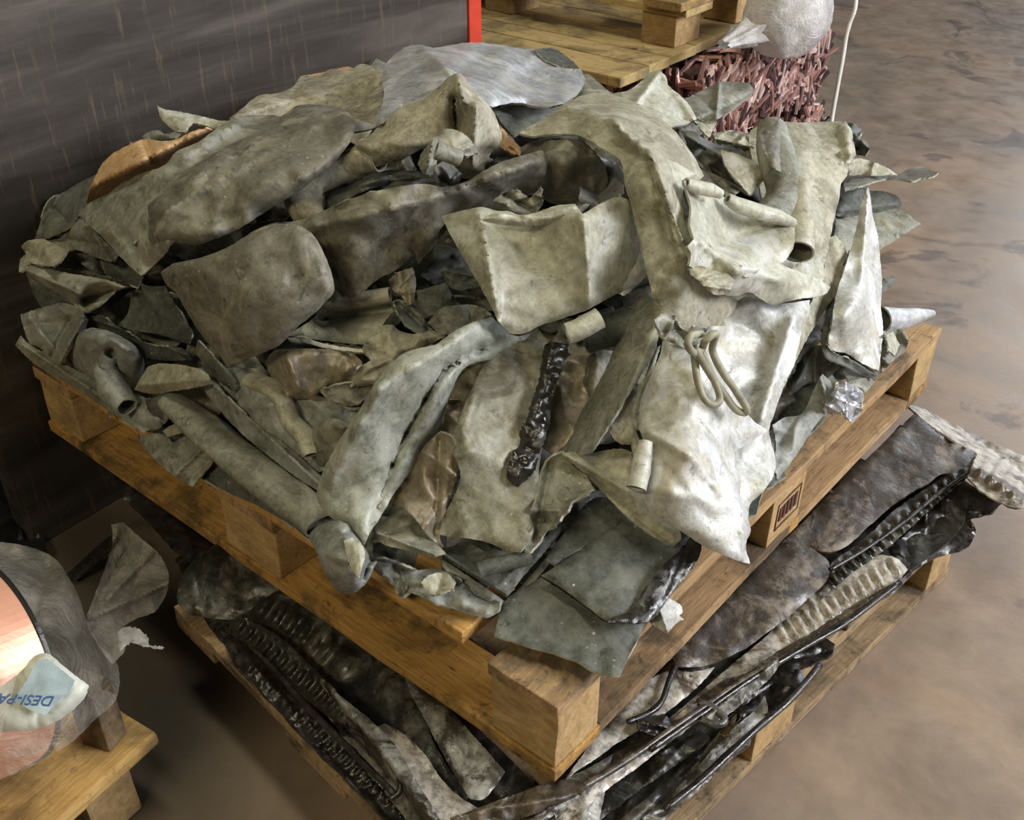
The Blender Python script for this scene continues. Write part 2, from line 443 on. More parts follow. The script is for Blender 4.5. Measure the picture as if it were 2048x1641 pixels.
M['red'] = plain('red_paint', (.55, .045, .02), .45, 0, .25)
M['copper'] = plain('shiny_copper', (.88, .45, .31), .42, .5, .15, 8, .35)
M['cop1'] = plain('reddish_copper', (.42, .23, .20), .36, .6, .45, 20, .5)
M['cop2'] = plain('pale_copper', (.78, .58, .54), .3, .6, .3, 20, .5)
M['cop3'] = plain('dark_copper', (.10, .05, .05), .42, .7, .5, 20, .5)
M['cord'] = plain('grey_green_cord', (.30, .29, .21), .6, 0.1, .3, 40, .4)
M['rope'] = plain('white_cord', (.82, .82, .78), .5, 0, .1)
M['foil'] = plain('crinkled_clear_foil', (.55, .56, .60), .12, .6, .4, 40, 1.0)
M['black'] = plain('black_film', (.012, .012, .012), .28, 0, .4, 30, .8)
M['ink'] = plain('blue_ink', (.06, .12, .26), .5, 0, .1)
M['stamp'] = plain('stamp_ink', (.10, .04, .03), .7, 0, .1)
M['paper'] = plain('packet_paper', (.62, .64, .58), .55, 0, .2, 10, .3)
M['packet'] = plain('packet_blue_print', (.33, .42, .46), .5, 0, .3, 25, .3)
M['pink'] = plain('pale_copper_face', (.92, .66, .55), .4, .5, .1, 6, .2)
M['fibre'] = plain('white_fibre_fluff', (.55, .55, .55), .9, 0, .3, 50, .6)

def film(name, col, alpha, rough=0.12, milky=0.25):
    m, nt, b = nodes(name); v = coords(nt)
    n1 = noi(nt, v, 16, 6, 0.7, 1.2); n2 = noi(nt, v, 6, 4, 0.6, .5)
    b.inputs['Base Color'].default_value = (*col, 1); b.inputs['Roughness'].default_value = rough
    b.inputs['Specular IOR Level'].default_value = 1.0
    nt.links.new(ramp(nt, n2, [(0.35, alpha), (0.7, min(1, alpha+milky))]), b.inputs['Alpha'])
    bump(nt, b, n1, 1.0, 0.02); return m
M['film'] = film('clear_plastic_film', (.85, .80, .70), .10, .12, .30)
M['bag'] = film('milky_plastic_bag', (.72, .70, .70), .62, .22, .3)

# ------------------------------------------------------------------ the room
def box_bm(bm, x0, x1, y0, y1, z0, z1, bev=0.003, jag=0.0, rnd=None):
    r = bmesh.ops.create_cube(bm, size=1.0)
    for v in r['verts']:
        v.co = Vector(((x0+x1)/2+v.co.x*(x1-x0), (y0+y1)/2+v.co.y*(y1-y0), (z0+z1)/2+v.co.z*(z1-z0)))
    if bev:
        es = set()
        for v in r['verts']:
            for e in v.link_edges: es.add(e)
        bmesh.ops.bevel(bm, geom=list(es), offset=bev, segments=2, affect='EDGES', profile=0.6)
def mesh_obj(name, bm, mat, parent=None, sm=False):
    me = bpy.data.meshes.new(name); bm.to_mesh(me); bm.free()
    if sm: smooth(me)
    o = bpy.data.objects.new(name, me); C.objects.link(o); me.materials.append(mat)
    if parent: o.parent = parent
    return o
def box(name, x0, x1, y0, y1, z0, z1, mat, parent=None, bev=0.003, rough=0.0, sd=0):
    bm = bmesh.new(); box_bm(bm, x0, x1, y0, y1, z0, z1, bev)
    if rough:
        bmesh.ops.subdivide_edges(bm, edges=[e for e in bm.edges if e.calc_length() > 0.06], cuts=14, use_grid_fill=True)
        for v in bm.verts:
            q = v.co*14+Vector((sd, sd*2, 0))
            v.co += Vector((noise.noise(q), noise.noise(q+Vector((9, 0, 0))), noise.noise(q+Vector((0, 9, 0)))*0.7))*rough
    return mesh_obj(name, bm, mat, parent)

bm = bmesh.new()
bmesh.ops.create_grid(bm, x_segments=2, y_segments=2, size=9.0)
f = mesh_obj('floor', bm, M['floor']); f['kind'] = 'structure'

# steel panel standing behind the pallet, with the red edge
pan = holder('steel_panel', (-1.2825, 0.5975, 0), math.radians(2.69))
tag(pan, 'tall smeared grey steel bin side standing behind the heap with a red edge', 'metal bin')
box('panel', -0.045, 0.0, -0.694, 0.712, 0.0, 1.75, M['steel'], pan, 0.004)
box('red_edge', -0.045, 0.004, 0.714, 0.762, 0.0, 1.75, M['red'], pan, 0.003)['label'] = 'red painted corner strip'

def pallet(name, label, loc, rz, L, W, pm, upper=True, short=0.0, group=None, ncr=3, bw=0.10, blk=0.145, rough=0.0012, per=True, inset=0.0):
    """origin at the front corner on its underside, boards to -x and +y"""
    h = holder(name, loc, rz); tag(h, label, 'pallet', group)
    mx, my, mb = pm
    xs = [(-0.115, -0.0), (-L/2-0.07, -L/2+0.07), (-L, -L+0.12)]
    ys = [(inset, 0.10+inset), (W/2-0.06, W/2+0.06), (W-0.10, W)]
    t = 0.022
    k = 0
    for (a, c_) in ys:                           # bottom runners along x
        k += 1; box('bottom_board', -L, 0, a, c_, 0, t, mx, h, 0.002, rough, k)
    for (a, c_) in (xs[0], xs[2]):               # bottom boards along y, between the runners
        k += 1; box('bottom_board', a, c_, 0.102, W-0.102, 0.001, t, my, h, 0.002, rough, k)
    for (a, c_) in xs:
        for (d, e) in ys:
            k += 1
            box('block', a+0.004, c_-0.002, d+0.004, e-0.004, t, 0.1225, mb, h, 0.003, rough, k)
    for (a, c_) in xs:                           # cross boards along y
        k += 1; box('cross_board', a, c_, 0, W, 0.1225, 0.145, my, h, 0.0025, rough, k)
    if upper:
        y = 0.0; i = 0
        while y < W-0.05:
            wd = 0.118 if i % 2 else 0.135
            y2 = min(W, y+wd)
            x1 = -short if i < 1 else -short*0.98
            k += 1; box('deck_board', -L, x1, y+0.001, y2, 0.1455, 0.1665, mx, h, 0.0025, rough, k)
            y = y2+0.028; i += 1
    return h

UP = pallet('wooden_pallet', 'orange-brown wooden pallet carrying the big heap of grey metal sheets', (0, 0, .25), 0, 1.235, 1.235, (M['wx'], M['wy'], M['wb']), short=0.160, rough=0.0025)
for q in ((.580, .660, .048, .050), (.580, .660, .100, .102), (.580, .582, .048, .102), (.658, .660, .048, .102), (.590, .598, .062, .090), (.603, .611, .062, .090), (.616, .624, .062, .090), (.629, .637, .062, .090), (.642, .650, .062, .090)):
    box('stamp_mark', -.0025, -.0004, q[0], q[1], q[2], q[3], M['stamp'], UP, 0)
LPAL = pallet('wooden_pallet', 'dirty lower wooden pallet lying on the floor under the tarry strips', (0.062, -0.175, 0.001), math.radians(-6), 0.80, 1.2, (M['wp'], M['wp'], M['wb']), short=0.0, inset=.07, rough=0.0025)
BL = holder('wooden_pallet', (-.552, -.250, .001), math.radians(8)); tag(BL, 'yellowish wooden pallet corner at bottom left under the wrapped copper coil', 'pallet')
for i in range(4): box('deck_board', -.150-.17*i, -.17*i, -1.1, 0.0, .120, .1445, M['wly'], BL, .006, .0015, 40+i)
for i in range(2): box('stringer', -.80, -.022, -.125-.45*i, -.045-.45*i, 0, .1195, M['wb'], BL, .005, .002, 50+i)
TOPP = P(1240, 178, 0.60)
tp = holder('wooden_pallet', (TOPP[0], TOPP[1], .601), math.radians(1)); tag(tp, 'yellow wooden pallet of wide planks resting on the copper bales behind the heap', 'pallet')
y = 0.0
for i, wd in enumerate((.135, .10, .14, .12, .14, .12)):
    box('bottom_plank', -1.25, -.004*i, y, y+wd, 0, .026, M['wl'], tp, .003, .001, i); y += wd+.006
for i, (bx_, by_) in enumerate(((-.15, .32), (-.15, .66), (-.72, .32), (-.72, .66))):
    box('block', bx_-.0, bx_+.11, by_, by_+.13, .0265, .115, M['wb'], tp, .003, .001, i+9)
for i in range(2):
    box('stringer_board', -1.2, .0, .30+.34*i, .44+.34*i, .1155, .135, M['wl'], tp, .003, .001, i+20)
for i in range(3):
    box('deck_board', -.12-.42*i, -.0-.42*i, .27, .85, .1355, .158, M['wly'], tp, .003, .001, i+30)

# copper bales
def bale(name, label, x0, x1, y0, y1, z0, z1, n, sd):
    rnd = random.Random(sd)
    h = holder(name, ((x0+x1)/2, (y0+y1)/2, z0)); tag(h, label, 'metal bale', 'pressed copper bales behind the heap')
    dx, dy, dz = (x1-x0)/2, (y1-y0)/2, z1-z0
    box('bale_core', -dx+.02, dx-.02, -dy+.02, dy-.02, 0, dz-.012, M['cop3'], h, .01, .004, sd)
    for mi, mt in enumerate(('cop1', 'cop2', 'cop3')):
        V, Fa = [], []
        for i in range(n[mi]):
            # flattened tube scraps on the +x, -y and top faces
            side = rnd.choice('xxxxyyt')
            L = rnd.uniform(.04, .14); w_ = rnd.uniform(.004, .011); th = rnd.gauss(math.pi/2, .75) if rnd.random() < .75 else rnd.gauss(.3, .3)
            tilt = rnd.uniform(-.12, .12); bend = rnd.uniform(-.006, .006)
            if side == 'x': o_ = Vector((dx-.012, rnd.uniform(-dy+.03, dy-.03), rnd.uniform(.03, dz-.03))); A = Vector((0, 1, 0)); B = Vector((0, 0, 1)); Nn = Vector((1, 0, 0))
            elif side == 'y': o_ = Vector((rnd.uniform(-dx, dx), -dy+.012, rnd.uniform(.03, dz-.03))); A = Vector((1, 0, 0)); B = Vector((0, 0, 1)); Nn = Vector((0, -1, 0))
            else: o_ = Vector((rnd.uniform(-dx+.04, dx-.04), rnd.uniform(-dy+.04, dy-.04), dz-.012)); A = Vector((1, 0, 0)); B = Vector((0, 1, 0)); Nn = Vector((0, 0, 1))
            o_ += Nn*rnd.uniform(0, .018)
            d = A*math.cos(th)+B*math.sin(th); e = (d.cross(Nn)).normalized()
            base = len(V); K = 5
            for k in range(K):
                t = k/(K-1)-.5
                c_ = o_+d*L*t+Nn*(tilt*L*t+bend*(1-4*t*t))
                for (u, q) in ((-w_, -.003), (-w_*.6, .004), (w_*.6, .004), (w_, -.003)):
                    V.append(tuple(c_+e*u+Nn*q))
            for k in range(K-1):
                for j in range(4):
                    a = base+k*4+j; b2 = base+k*4+(j+1) % 4
                    Fa.append((a, b2, b2+4, a+4))
            Fa.append(tuple(base+j for j in range(4))); Fa.append(tuple(base+(K-1)*4+j for j in (3, 2, 1, 0)))
        me = bpy.data.meshes.new('copper_scraps'); me.from_pydata(V, [], Fa); me.update()
        o = bpy.data.objects.new('copper_scraps', me); C.objects.link(o); o.parent = h; me.materials.append(M[mt]); o['kind'] = 'stuff'
    return h
bx = P(1392, 150, 0.585)
bx1 = bx[0]; by0 = bx[1]
# far end of the +x face: where the ray at px 1650 meets x = bx1
d_ = Fv+Rv*(1652-1024)/FPX-Uv*(150-820.5)/FPX
tt = (bx1-CAM[0])/d_[0]; by1 = (CAM+d_*tt)[1]
print('bale', bx1, by0, by1, (CAM+d_*tt)[2])
bale('copper_bale', 'lower bale of pressed reddish copper tube scrap behind the heap', bx1-.65, bx1+.02, by0-.02, by1+.02, 0, .315, (900, 450, 400), 3)
bale('copper_bale', 'upper bale of pressed copper tube scrap under the white plastic bag', bx1-.66, bx1, by0, by1, .335, .585, (700, 360, 480), 5)
# strap across the lower bale
sv = [ (bx1+.045, by0+.05, .08), (bx1+.048, (by0+by1)/2, .17), (bx1+.045, by1-.02, .27)]
V, Fa = tube_mesh(sv, .006, 8, 0, .4, 1)
o = place('strap', V, Fa, M['black'], None, True); tag(o, 'thin black strap slanting across the lower copper bale', 'strap')

# white plastic bag on the bale
def blob(name, c, r, mat, sd, parent=None, amp=.12, subdiv=5, zmin=None):
    bm = bmesh.new(); bmesh.ops.create_icosphere(bm, subdivisions=subdiv, radius=1.0)
    for v in bm.verts:
        n = v.co.normalized(); q = n*1.7+Vector((sd, 0, 0))
        k = 1+amp*noise.noise(q)+amp*.5*abs(noise.noise(n*4+Vector((sd, 3, 0))))+amp*.18*noise.noise(n*11)
        v.co = Vector((n.x*r[0]*k, n.y*r[1]*k, n.z*r[2]*k))
        if zmin is not None: v.co.z = max(v.co.z, zmin)
    o = mesh_obj(name, bm, mat, parent, True)
    if parent is None: o.location = c
    else: o.location = c
    return o
B0 = P(1578, 12, .73)
bag = holder('plastic_bag', (B0[0], B0[1], .60)); tag(bag, 'knotted milky white plastic bag lying on top of the copper bale', 'plastic bag')
blob('bag_body', (0, 0, .11), (.115, .135, .125), M['bag'], 2.0, bag, .07, 5, -.10)
# gathered neck to the left
nk = P(1500, 65, .70)-np.array([B0[0], B0[1], .60]); ne = P(1447, 90, .69)-np.array([B0[0], B0[1], .60])
V, Fa = [], []
for i in range(7):
    t = i/6; c_ = Vector(nk)*(1-t)+Vector(ne)*t; r_ = .040*(1-t)**1.3+.010+.008*t
    ax = (Vector(ne)-Vector(nk)).normalized(); a = ax.cross(Vector((0, 0, 1))).normalized(); b_ = a.cross(ax)
    for k in range(24):
        th = k/24*2*math.pi; rr = r_*(1+.3*math.sin(th*6)+.1*math.sin(th*11+i))
        V.append(tuple(c_+a*math.cos(th)*rr+b_*math.sin(th)*rr*.6))
for i in range(6):
    for k in range(24): Fa.append((i*24+k, i*24+(k+1) % 24, (i+1)*24+(k+1) % 24, (i+1)*24+k))
me = bpy.data.meshes.new('bag_neck'); me.from_pydata(V, [], Fa); me.update(); smooth(me)
o = bpy.data.objects.new('bag_neck', me); C.objects.link(o); o.parent = bag; me.materials.append(M['bag'])
# white cord hanging at the right of the bale
ry = by1+.06
def on_y(x, y, Y):
    d = Fv+Rv*(x-1024)/FPX-Uv*(y-820.5)/FPX; t = (Y-CAM[1])/d[1]; return CAM+d*t
pr = [on_y(1712, -60, ry), on_y(1711, 10, ry), on_y(1699, 48, ry), on_y(1692, 75, ry), on_y(1684, 125, ry), on_y(1672, 190, ry), on_y(1662, 250, ry), on_y(1655, 300, ry)]
V, Fa = tube_mesh(pr, .007, 8, .15, 1, 3)
o = place('cord', V, Fa, M['rope'], None, True); tag(o, 'white cord hanging down beside the copper bale', 'cord')

# ------------------------------------------------------------------ wrapped copper coil at the bottom left
far = Vector(P(-15, 1322, .322))
ax = Vector(-Rv*.58-Uv*.22-Fv*.78).normalized()
coil = holder('copper_coil', (far.x, far.y, .169)); tag(coil, 'shiny copper strip coil wrapped in clear plastic on the bottom left pallet', 'copper coil')
a = ax.cross(Vector((0, 0, 1))).normalized(); b_ = a.cross(ax).normalized()
cc = far-Vector((far.x, far.y, .169))
def ring(r0, r1, h0, h1, seg=96):
    V, Fa = [], []
    for k in range(seg):
        th = 2*math.pi*k/seg
        for (r, h) in ((r0, h0), (r1, h0), (r1, h1), (r0, h1)):
            V.append(tuple(cc+(a*math.cos(th)+b_*math.sin(th))*r+ax*h))
    for k in range(seg):
        for j in range(4):
            Fa.append((k*4+j, k*4+(j+1) % 4, ((k+1) % seg)*4+(j+1) % 4, ((k+1) % seg)*4+j))
    return V, Fa
def pobj(name, V, Fa, mat, parent, sm=True, thick=0):
    me = bpy.data.meshes.new(name); me.from_pydata(V, [], Fa); me.update()
    if sm: smooth(me)
    o = bpy.data.objects.new(name, me); C.objects.link(o); o.parent = parent; me.materials.append(mat)
    if thick: s = o.modifiers.new('thickness', 'SOLIDIFY'); s.thickness = thick
    return o
V, Fa = ring(.05, .150, .0, .115); pobj('coil_winding', V, Fa, M['copper'], coil, False)
V, Fa = ring(.05, .147, .115, .119); pobj('coil_face', V, Fa, M['pink'], coil, False)
V, Fa = ring(.149, .153, -.006, -.001); pobj('end_disc', V, Fa, M['black'], coil, False)

ZB = [(0,1100,.36),(100,1120,.35),(170,1250,.30),(60,1300,.42),(0,1400,.44),(130,1400,.33),(240,1400,.20),(230,1300,.22),(0,1560,.27),(120,1550,.22),(-80,1300,.46),(-80,1600,.30)]
film_o = sheet('plastic_film', 'crinkled clear plastic film wrapped over the copper coil', [(-60,1085),(0,1085),(60,1095),(110,1118),(140,1160),(160,1200),(172,1240),(200,1290),(235,1330),(232,1400),(190,1440),(150,1480),(120,1500),(60,1535),(0,1560),(-60,1580)],
      off=.02, zf=ZB, mat=M['film'], amp=.014, nc=9, fine=.007, thick=0, lo=None, group=None, cat='plastic film', step=6, droop=0)
sheet('film_tail', None, [(172,1240),(180,1215),(205,1150),(225,1080),(222,1050),(245,1045),(280,1075),(310,1100),(335,1140),(335,1180),(312,1222),(270,1240),(245,1255),(250,1300),(225,1330),(195,1290)],
      off=.0, zf=[(172,1240,.31),(225,1060,.30),(335,1160,.27),(240,1260,.28),(200,1290,.29)], mat=M['film'], amp=.012, nc=7, fine=.006, thick=0, lo=None, parent=film_o, step=5,
      cre=[((175,1235),(235,1060),.02,6),((178,1235),(300,1110),.02,6),((180,1238),(330,1170),.02,6),((180,1240),(265,1080),-.015,6)], droop=0)
q = P(255, 1466, .1455)
box_h = holder('wooden_post', (q[0], q[1], .1455), math.radians(20)); tag(box_h, 'short reddish brown wooden post standing on the bottom left pallet', 'wooden post')
box('post_body', -.050, .0, -.04, .0, 0, .120, M['wp'], box_h, .003, .001)
# fibre scraps
sheet('fibre_scrap', 'torn white fibrous scrap poking out beside the knotted plastic', [(235,1265),(250,1255),(275,1258),(295,1275),(298,1290),(330,1295),(325,1298),(290,1292),(278,1290),(262,1285),(240,1302)], off=0, zf=[(240,1280,.25),(300,1280,.24)], mat=M['fibre'], amp=.01, fine=.006, lo=None, group=None, cat='scrap', thick=.002, jit=2, step=3)
sheet('fibre_scrap', 'torn white fibrous scrap hanging under the bottom left pallet', [(70,1625),(90,1600),(110,1585),(140,1595),(165,1605),(180,1620),(178,1645),(165,1650),(160,1625),(140,1615),(110,1625),(85,1650)], off=0, zf=[(70,1620,.08),(180,1610,.07)], mat=M['fibre'], amp=.01, fine=.006, lo=None, group=None, cat='scrap', thick=.002, jit=2, step=3)

# desiccant packet with its print, read upside down
ZP = [(60,1310,.47),(175,1385,.43),(100,1450,.41),(0,1400,.44),(0,1480,.40)]
pk = sheet('desiccant_packet', 'white and blue printed desiccant packet lying upside down on the wrapped copper coil', [(-40,1400),(0,1375),(40,1345),(75,1310),(95,1308),(130,1335),(178,1372),(170,1395),(140,1425),(100,1450),(60,1460),(0,1465),(-40,1470)],
     off=0, zf=ZP, mat=M['paper'], amp=.004, nc=3, lo=None, group=None, cat='packet', thick=.006, step=5, droop=.01)
sheet('packet_print', None, [(78,1322),(95,1318),(150,1362),(140,1380),(112,1408),(92,1432),(55,1418),(25,1400),(45,1375),(60,1350)], off=.006, zf=ZP, mat=M['packet'], amp=.001, nc=0, fine=.0005, lo=None, parent=pk, thick=.0008, step=5, droop=0)
def text_on(parent, name, body, px, py, size_px, ang, z, mat, lift=.012, stretch=1.0):
    cu = bpy.data.curves.new(name, 'FONT'); cu.body = body; cu.extrude = .0006; cu.offset = .0006
    p0 = Vector(P(px, py, z)); s = math.cos(math.radians(ang)); c_ = math.sin(math.radians(ang))
    x = (Vector(P(px+40*s, py+40*c_, z))-p0); y = (Vector(P(px+40*c_, py-40*s, z))-p0)
    sc_ = size_px/40
    cu.size = 1.0
    o = bpy.data.objects.new(name, cu); C.objects.link(o)
    n = x.cross(y).normalized()
    o.matrix_world = Matrix(((x.x*sc_*stretch, y.x*sc_, n.x, p0.x+n.x*lift), (x.y*sc_*stretch, y.y*sc_, n.y, p0.y+n.y*lift), (x.z*sc_*stretch, y.z*sc_, n.z, p0.z+n.z*lift), (0, 0, 0, 1)))
    dg = bpy.context.evaluated_depsgraph_get(); dg.update()
    me = bpy.data.meshes.new_from_object(o.evaluated_get(dg)); mw = o.matrix_world.copy(); bpy.data.objects.remove(o)
    me.transform(mw); me.transform(Matrix.Translation(-Vector(parent['_o'])))
    q = bpy.data.objects.new(name, me); C.objects.link(q); me.materials.clear(); me.materials.append(mat); q.parent = parent
    return q
text_on(pk, 'lettering', 'DESI-PAK', 116, 1408, 29, 194, .455, M['ink'])

# ------------------------------------------------------------------ the heap, crumpled scraps deep inside first
HP = np.array([(60,640),(60,520),(100,430),(205,335),(320,250),(480,240),(620,180),(780,135),(900,105),(1100,115),(1165,175),(1300,180),(1400,220),(1500,270),(1690,265),(1720,330),(1760,400),(1780,520),(1775,640),(1735,760),(1640,830),(1540,950),(1450,1040),(1370,1090),(1290,1190),(1000,1215),(760,1165),(640,1090),(470,960),(300,850),(170,750)], float)
rb = random.Random(11)
def irregular(cx, cy, r, asp, ang, rr, n=9):
    out = []
    for k in range(n):
        th = 2*math.pi*k/n+rr.uniform(-.22, .22); q = r*rr.uniform(.72, 1.15)
        x, y = q*math.cos(th)*asp, q*math.sin(th)/asp
        out.append((cx+x*math.cos(ang)-y*math.sin(ang), cy+x*math.sin(ang)+y*math.cos(ang)))
    return out
ANCH = [(520,370,'long dark brownish sheet'),(240,440,'wide powdery grey sheet'),(500,600,'drooping dark sheet'),(760,470,'notched dark sheet'),(210,710,'swirled lump'),(150,580,'rolled cone'),
 (500,920,'long grey tube'),(560,850,'blue-grey stained sheet'),(700,640,'folded pale sheet'),(650,740,'knobbed brown-grey sheet'),(800,700,'yellow crusted sheet'),(780,850,'long curved sheet'),
 (1000,900,'tar-streaked panel'),(1090,540,'folded cream panel'),(900,240,'folded ridge sheet'),(1000,150,'bluish top sheet'),(1130,340,'bulging grey sheet'),(1320,450,'fan-shaped sheet'),(1480,500,'basin-shaped sheet'),
 (1600,330,'large olive sheet'),(1470,340,'dark curled sheet'),(1715,600,'white spear-shaped sheet'),(1500,750,'bluish-banded bright sheet'),(1380,900,'large bright sheet'),(1220,750,'long narrow strip'),(1260,1150,'dark mottled panel'),
 (890,1180,'blue-grey crumpled wad'),(680,1110,'balled end piece'),(1740,450,'olive triangular sheet'),(600,190,'crusty ridge sheet'),(1180,1000,'cream yellow skirt'),(360,900,'hanging greenish sheet'),(850,1060,'rounded grey folded sheet')]
CN = {'V': 'dark greenish', 'D': 'dark brownish', 'G': 'olive-grey', 'B': 'bluish-grey'}
LAB = {}
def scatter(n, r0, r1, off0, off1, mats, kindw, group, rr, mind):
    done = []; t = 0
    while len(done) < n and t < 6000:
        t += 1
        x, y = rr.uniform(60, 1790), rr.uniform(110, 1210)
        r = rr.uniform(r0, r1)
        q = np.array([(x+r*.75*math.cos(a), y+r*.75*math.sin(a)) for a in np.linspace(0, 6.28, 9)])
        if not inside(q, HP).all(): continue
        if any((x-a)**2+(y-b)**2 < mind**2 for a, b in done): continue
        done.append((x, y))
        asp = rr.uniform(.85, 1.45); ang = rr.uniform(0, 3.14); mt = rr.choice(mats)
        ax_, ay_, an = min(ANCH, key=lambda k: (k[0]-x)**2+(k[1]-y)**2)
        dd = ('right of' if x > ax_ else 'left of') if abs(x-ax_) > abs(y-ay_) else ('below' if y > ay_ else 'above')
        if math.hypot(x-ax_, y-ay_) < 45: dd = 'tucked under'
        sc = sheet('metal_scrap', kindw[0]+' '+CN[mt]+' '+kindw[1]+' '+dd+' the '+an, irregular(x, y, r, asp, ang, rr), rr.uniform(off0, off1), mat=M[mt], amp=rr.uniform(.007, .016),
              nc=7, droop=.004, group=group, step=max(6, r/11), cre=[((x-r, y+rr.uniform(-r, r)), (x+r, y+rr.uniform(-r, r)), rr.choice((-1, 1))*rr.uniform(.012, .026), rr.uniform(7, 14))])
        LAB.setdefault(sc['label'], []).append((y, sc))
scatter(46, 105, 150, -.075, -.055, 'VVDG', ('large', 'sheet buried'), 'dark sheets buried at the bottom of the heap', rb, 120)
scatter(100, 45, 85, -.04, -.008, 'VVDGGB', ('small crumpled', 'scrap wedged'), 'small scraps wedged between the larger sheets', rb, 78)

def s(label, outl, off, mat, name='metal_sheet', **k):
    return sheet(name, label, outl, off, mat=M[mat], **k)

# ---- back and left flank
s('crusty cream and grey metal sheet along the back ridge left of the bluish top sheet', [(458,237),(480,220),(515,192),(560,185),(590,170),(600,155),(640,150),(662,138),(700,140),(722,128),(742,132),(765,150),(790,180),(775,235),(740,265),(712,290),(640,260),(560,240),(500,262)], .035, 'C', amp=.009,
  cre=[((470,235),(760,150),.012,12)])
s('small tan scrap peeping out behind the crusty ridge sheet', [(590,172),(602,152),(640,146),(700,134),(712,138),(690,150),(640,162)], .012, 'O')
s('pointed pale grey sheet tip sticking up against the steel panel', [(314,211),(330,219),(352,222),(400,232),(440,241),(480,240),(490,262),(440,262),(400,248),(385,248),(372,262),(352,263),(336,252),(322,236)], .03, 'L', droop=.004)
s('thin dark curled scrap edge left of the pointed tip', [(284,272),(300,263),(320,261),(330,268),(352,263),(372,262),(352,275),(325,279),(300,280),(290,285)], .022, 'B', droop=.004)
s('orange-brown stained sheet bulging out at the back left', [(172,415),(178,385),(190,355),(206,325),(232,303),(262,288),(292,278),(320,282),(348,280),(378,266),(402,258),(428,262),(440,280),(420,330),(330,370),(240,400)], .03, 'O', amp=.006,
  ctl=[(180,400,0),(300,330,.02),(400,290,.0)], cre=[((290,282),(305,325),-.012,5)])
s('dark greenish sheet corner leaning at the far left of the steel panel', [(68,484),(82,440),(90,415),(100,400),(128,384),(160,365),(194,348),(190,375),(172,405),(160,430),(140,452),(110,470)], .028, 'V', cre=[((95,405),(130,440),-.01,6)])
s('wide grey sheet with powdery patches under the long dark sheet', [(156,430),(180,405),(215,388),(250,362),(290,345),(330,330),(352,304),(395,285),(440,252),(470,235),(520,230),(590,235),(575,270),(500,330),(420,400),(345,488),(325,515),(282,552),(262,535),(235,508),(205,475),(175,448)], .050, 'G', amp=.008,
  ctl=[(160,430,.0),(280,545,.012),(450,260,.015),(350,380,.02)], cre=[((250,390),(470,250),.014,14),((225,440),(290,530),-.008,8)])
s('long dark brownish-grey sheet with a rounded upper end on the left slope', [(266,492),(284,472),(293,452),(292,428),(302,405),(340,372),(375,340),(440,300),(500,270),(545,245),(575,225),(590,213),(650,211),(690,219),(713,246),(700,285),(662,330),(612,372),(570,400),(522,430),(470,462),(430,478),(390,491),(340,484),(302,494)], .085, 'D', amp=.0065, droop=.010,
  ctl=[(280,480,0.0),(450,340,.006),(450,450,.0),(690,230,.006),(600,300,.008)], cre=[((330,425),(640,240),.006,7),((292,420),(290,490),-.018,9)])
s('crumpled olive scrap under the left tip of the wide grey sheet', [(84,482),(108,470),(140,452),(160,436),(175,448),(205,478),(235,508),(230,525),(190,515),(150,500),(120,505)], .03, 'G', amp=.01)
s('small crinkled bent scrap at the far left end of the heap', [(42,492),(58,482),(85,478),(108,488),(135,500),(122,520),(108,532),(85,530),(60,525),(48,540),(38,545),(40,520),(52,508)], .05, 'Y', amp=.012, droop=0)
s('dark glossy folded scrap under the hanging corner of the wide grey sheet', [(150,500),(190,495),(240,520),(285,552),(275,575),(240,560),(200,548),(165,530)], .02, 'V', amp=.014)
# rolled cone
s('dark triangular sheet under the rolled cone at the far left', [(52,545),(90,560),(140,590),(165,625),(150,650),(110,640),(85,618),(68,590)], .012, 'V')
cone = s('rolled grey cone of sheet with an open mouth at the far left', [(46,532),(80,532),(120,543),(170,552),(215,560),(252,574),(235,580),(212,570),(180,576),(160,590),(152,608),(120,588),(90,572),(60,555)], .055, 'G', amp=.004, droop=.012,
  cre=[((50,540),(165,590),.016,14)])
s('pale lip', [(152,608),(156,592),(172,578),(200,571),(225,573),(246,576),(225,586),(205,604),(186,618),(168,624),(158,618)], .030, 'Y', name='cone_mouth', parent=cone, cre=[((170,600),(225,582),-.02,9)], droop=-.006)

s('blue-grey rumpled sheet at the left edge above the swirled lump', [(40,630),(62,622),(95,613),(128,606),(160,620),(176,640),(170,665),(150,690),(132,715),(122,730),(100,722),(84,700),(60,688),(48,660)], .035, 'B', amp=.011,
  cre=[((120,725),(165,640),.016,6),((100,715),(140,640),-.012,6),((60,640),(110,700),.008,7)])
s('dark folded sheets fanned out right of the blue-grey rumpled sheet', [(165,622),(200,632),(240,655),(300,690),(370,700),(385,720),(340,722),(290,715),(240,690),(200,665)], .02, 'V', amp=.012, cre=[((190,640),(375,710),.015,5)])
lump = s('bluish swirled lump of soft sheet with a twisted centre near the left edge', [(130,718),(138,690),(152,672),(178,657),(210,660),(240,672),(268,690),(284,712),(290,740),(284,760),(268,775),(248,765),(235,782),(205,780),(175,760),(148,745)], .045, 'B', amp=.006, droop=.035,
  ctl=[(140,720,-.01),(215,700,.035),(280,750,-.005),(210,770,0)], cre=[((222,706),(222,708),-.03,5),((222,700),(240,765),-.018,5),((180,700),(222,680),.008,5),((200,730),(170,690),.008,6)])
tube('twisted_stem', None, [(222,708),(212,735),(220,765),(236,792),(252,815)], [.010,.016,.022,.020,.016], M['B'], off=.065, parent=lump, wob=.3)
s('long grey folded strip lying along the pallet edge below the swirled lump', [(30,690),(40,672),(62,690),(98,712),(128,728),(155,742),(190,758),(215,790),(250,820),(285,838),(300,850),(282,860),(248,842),(210,818),(170,790),(130,765),(90,742),(50,712)], .03, 'G', amp=.004,
  cre=[((45,690),(290,850),.010,6)])
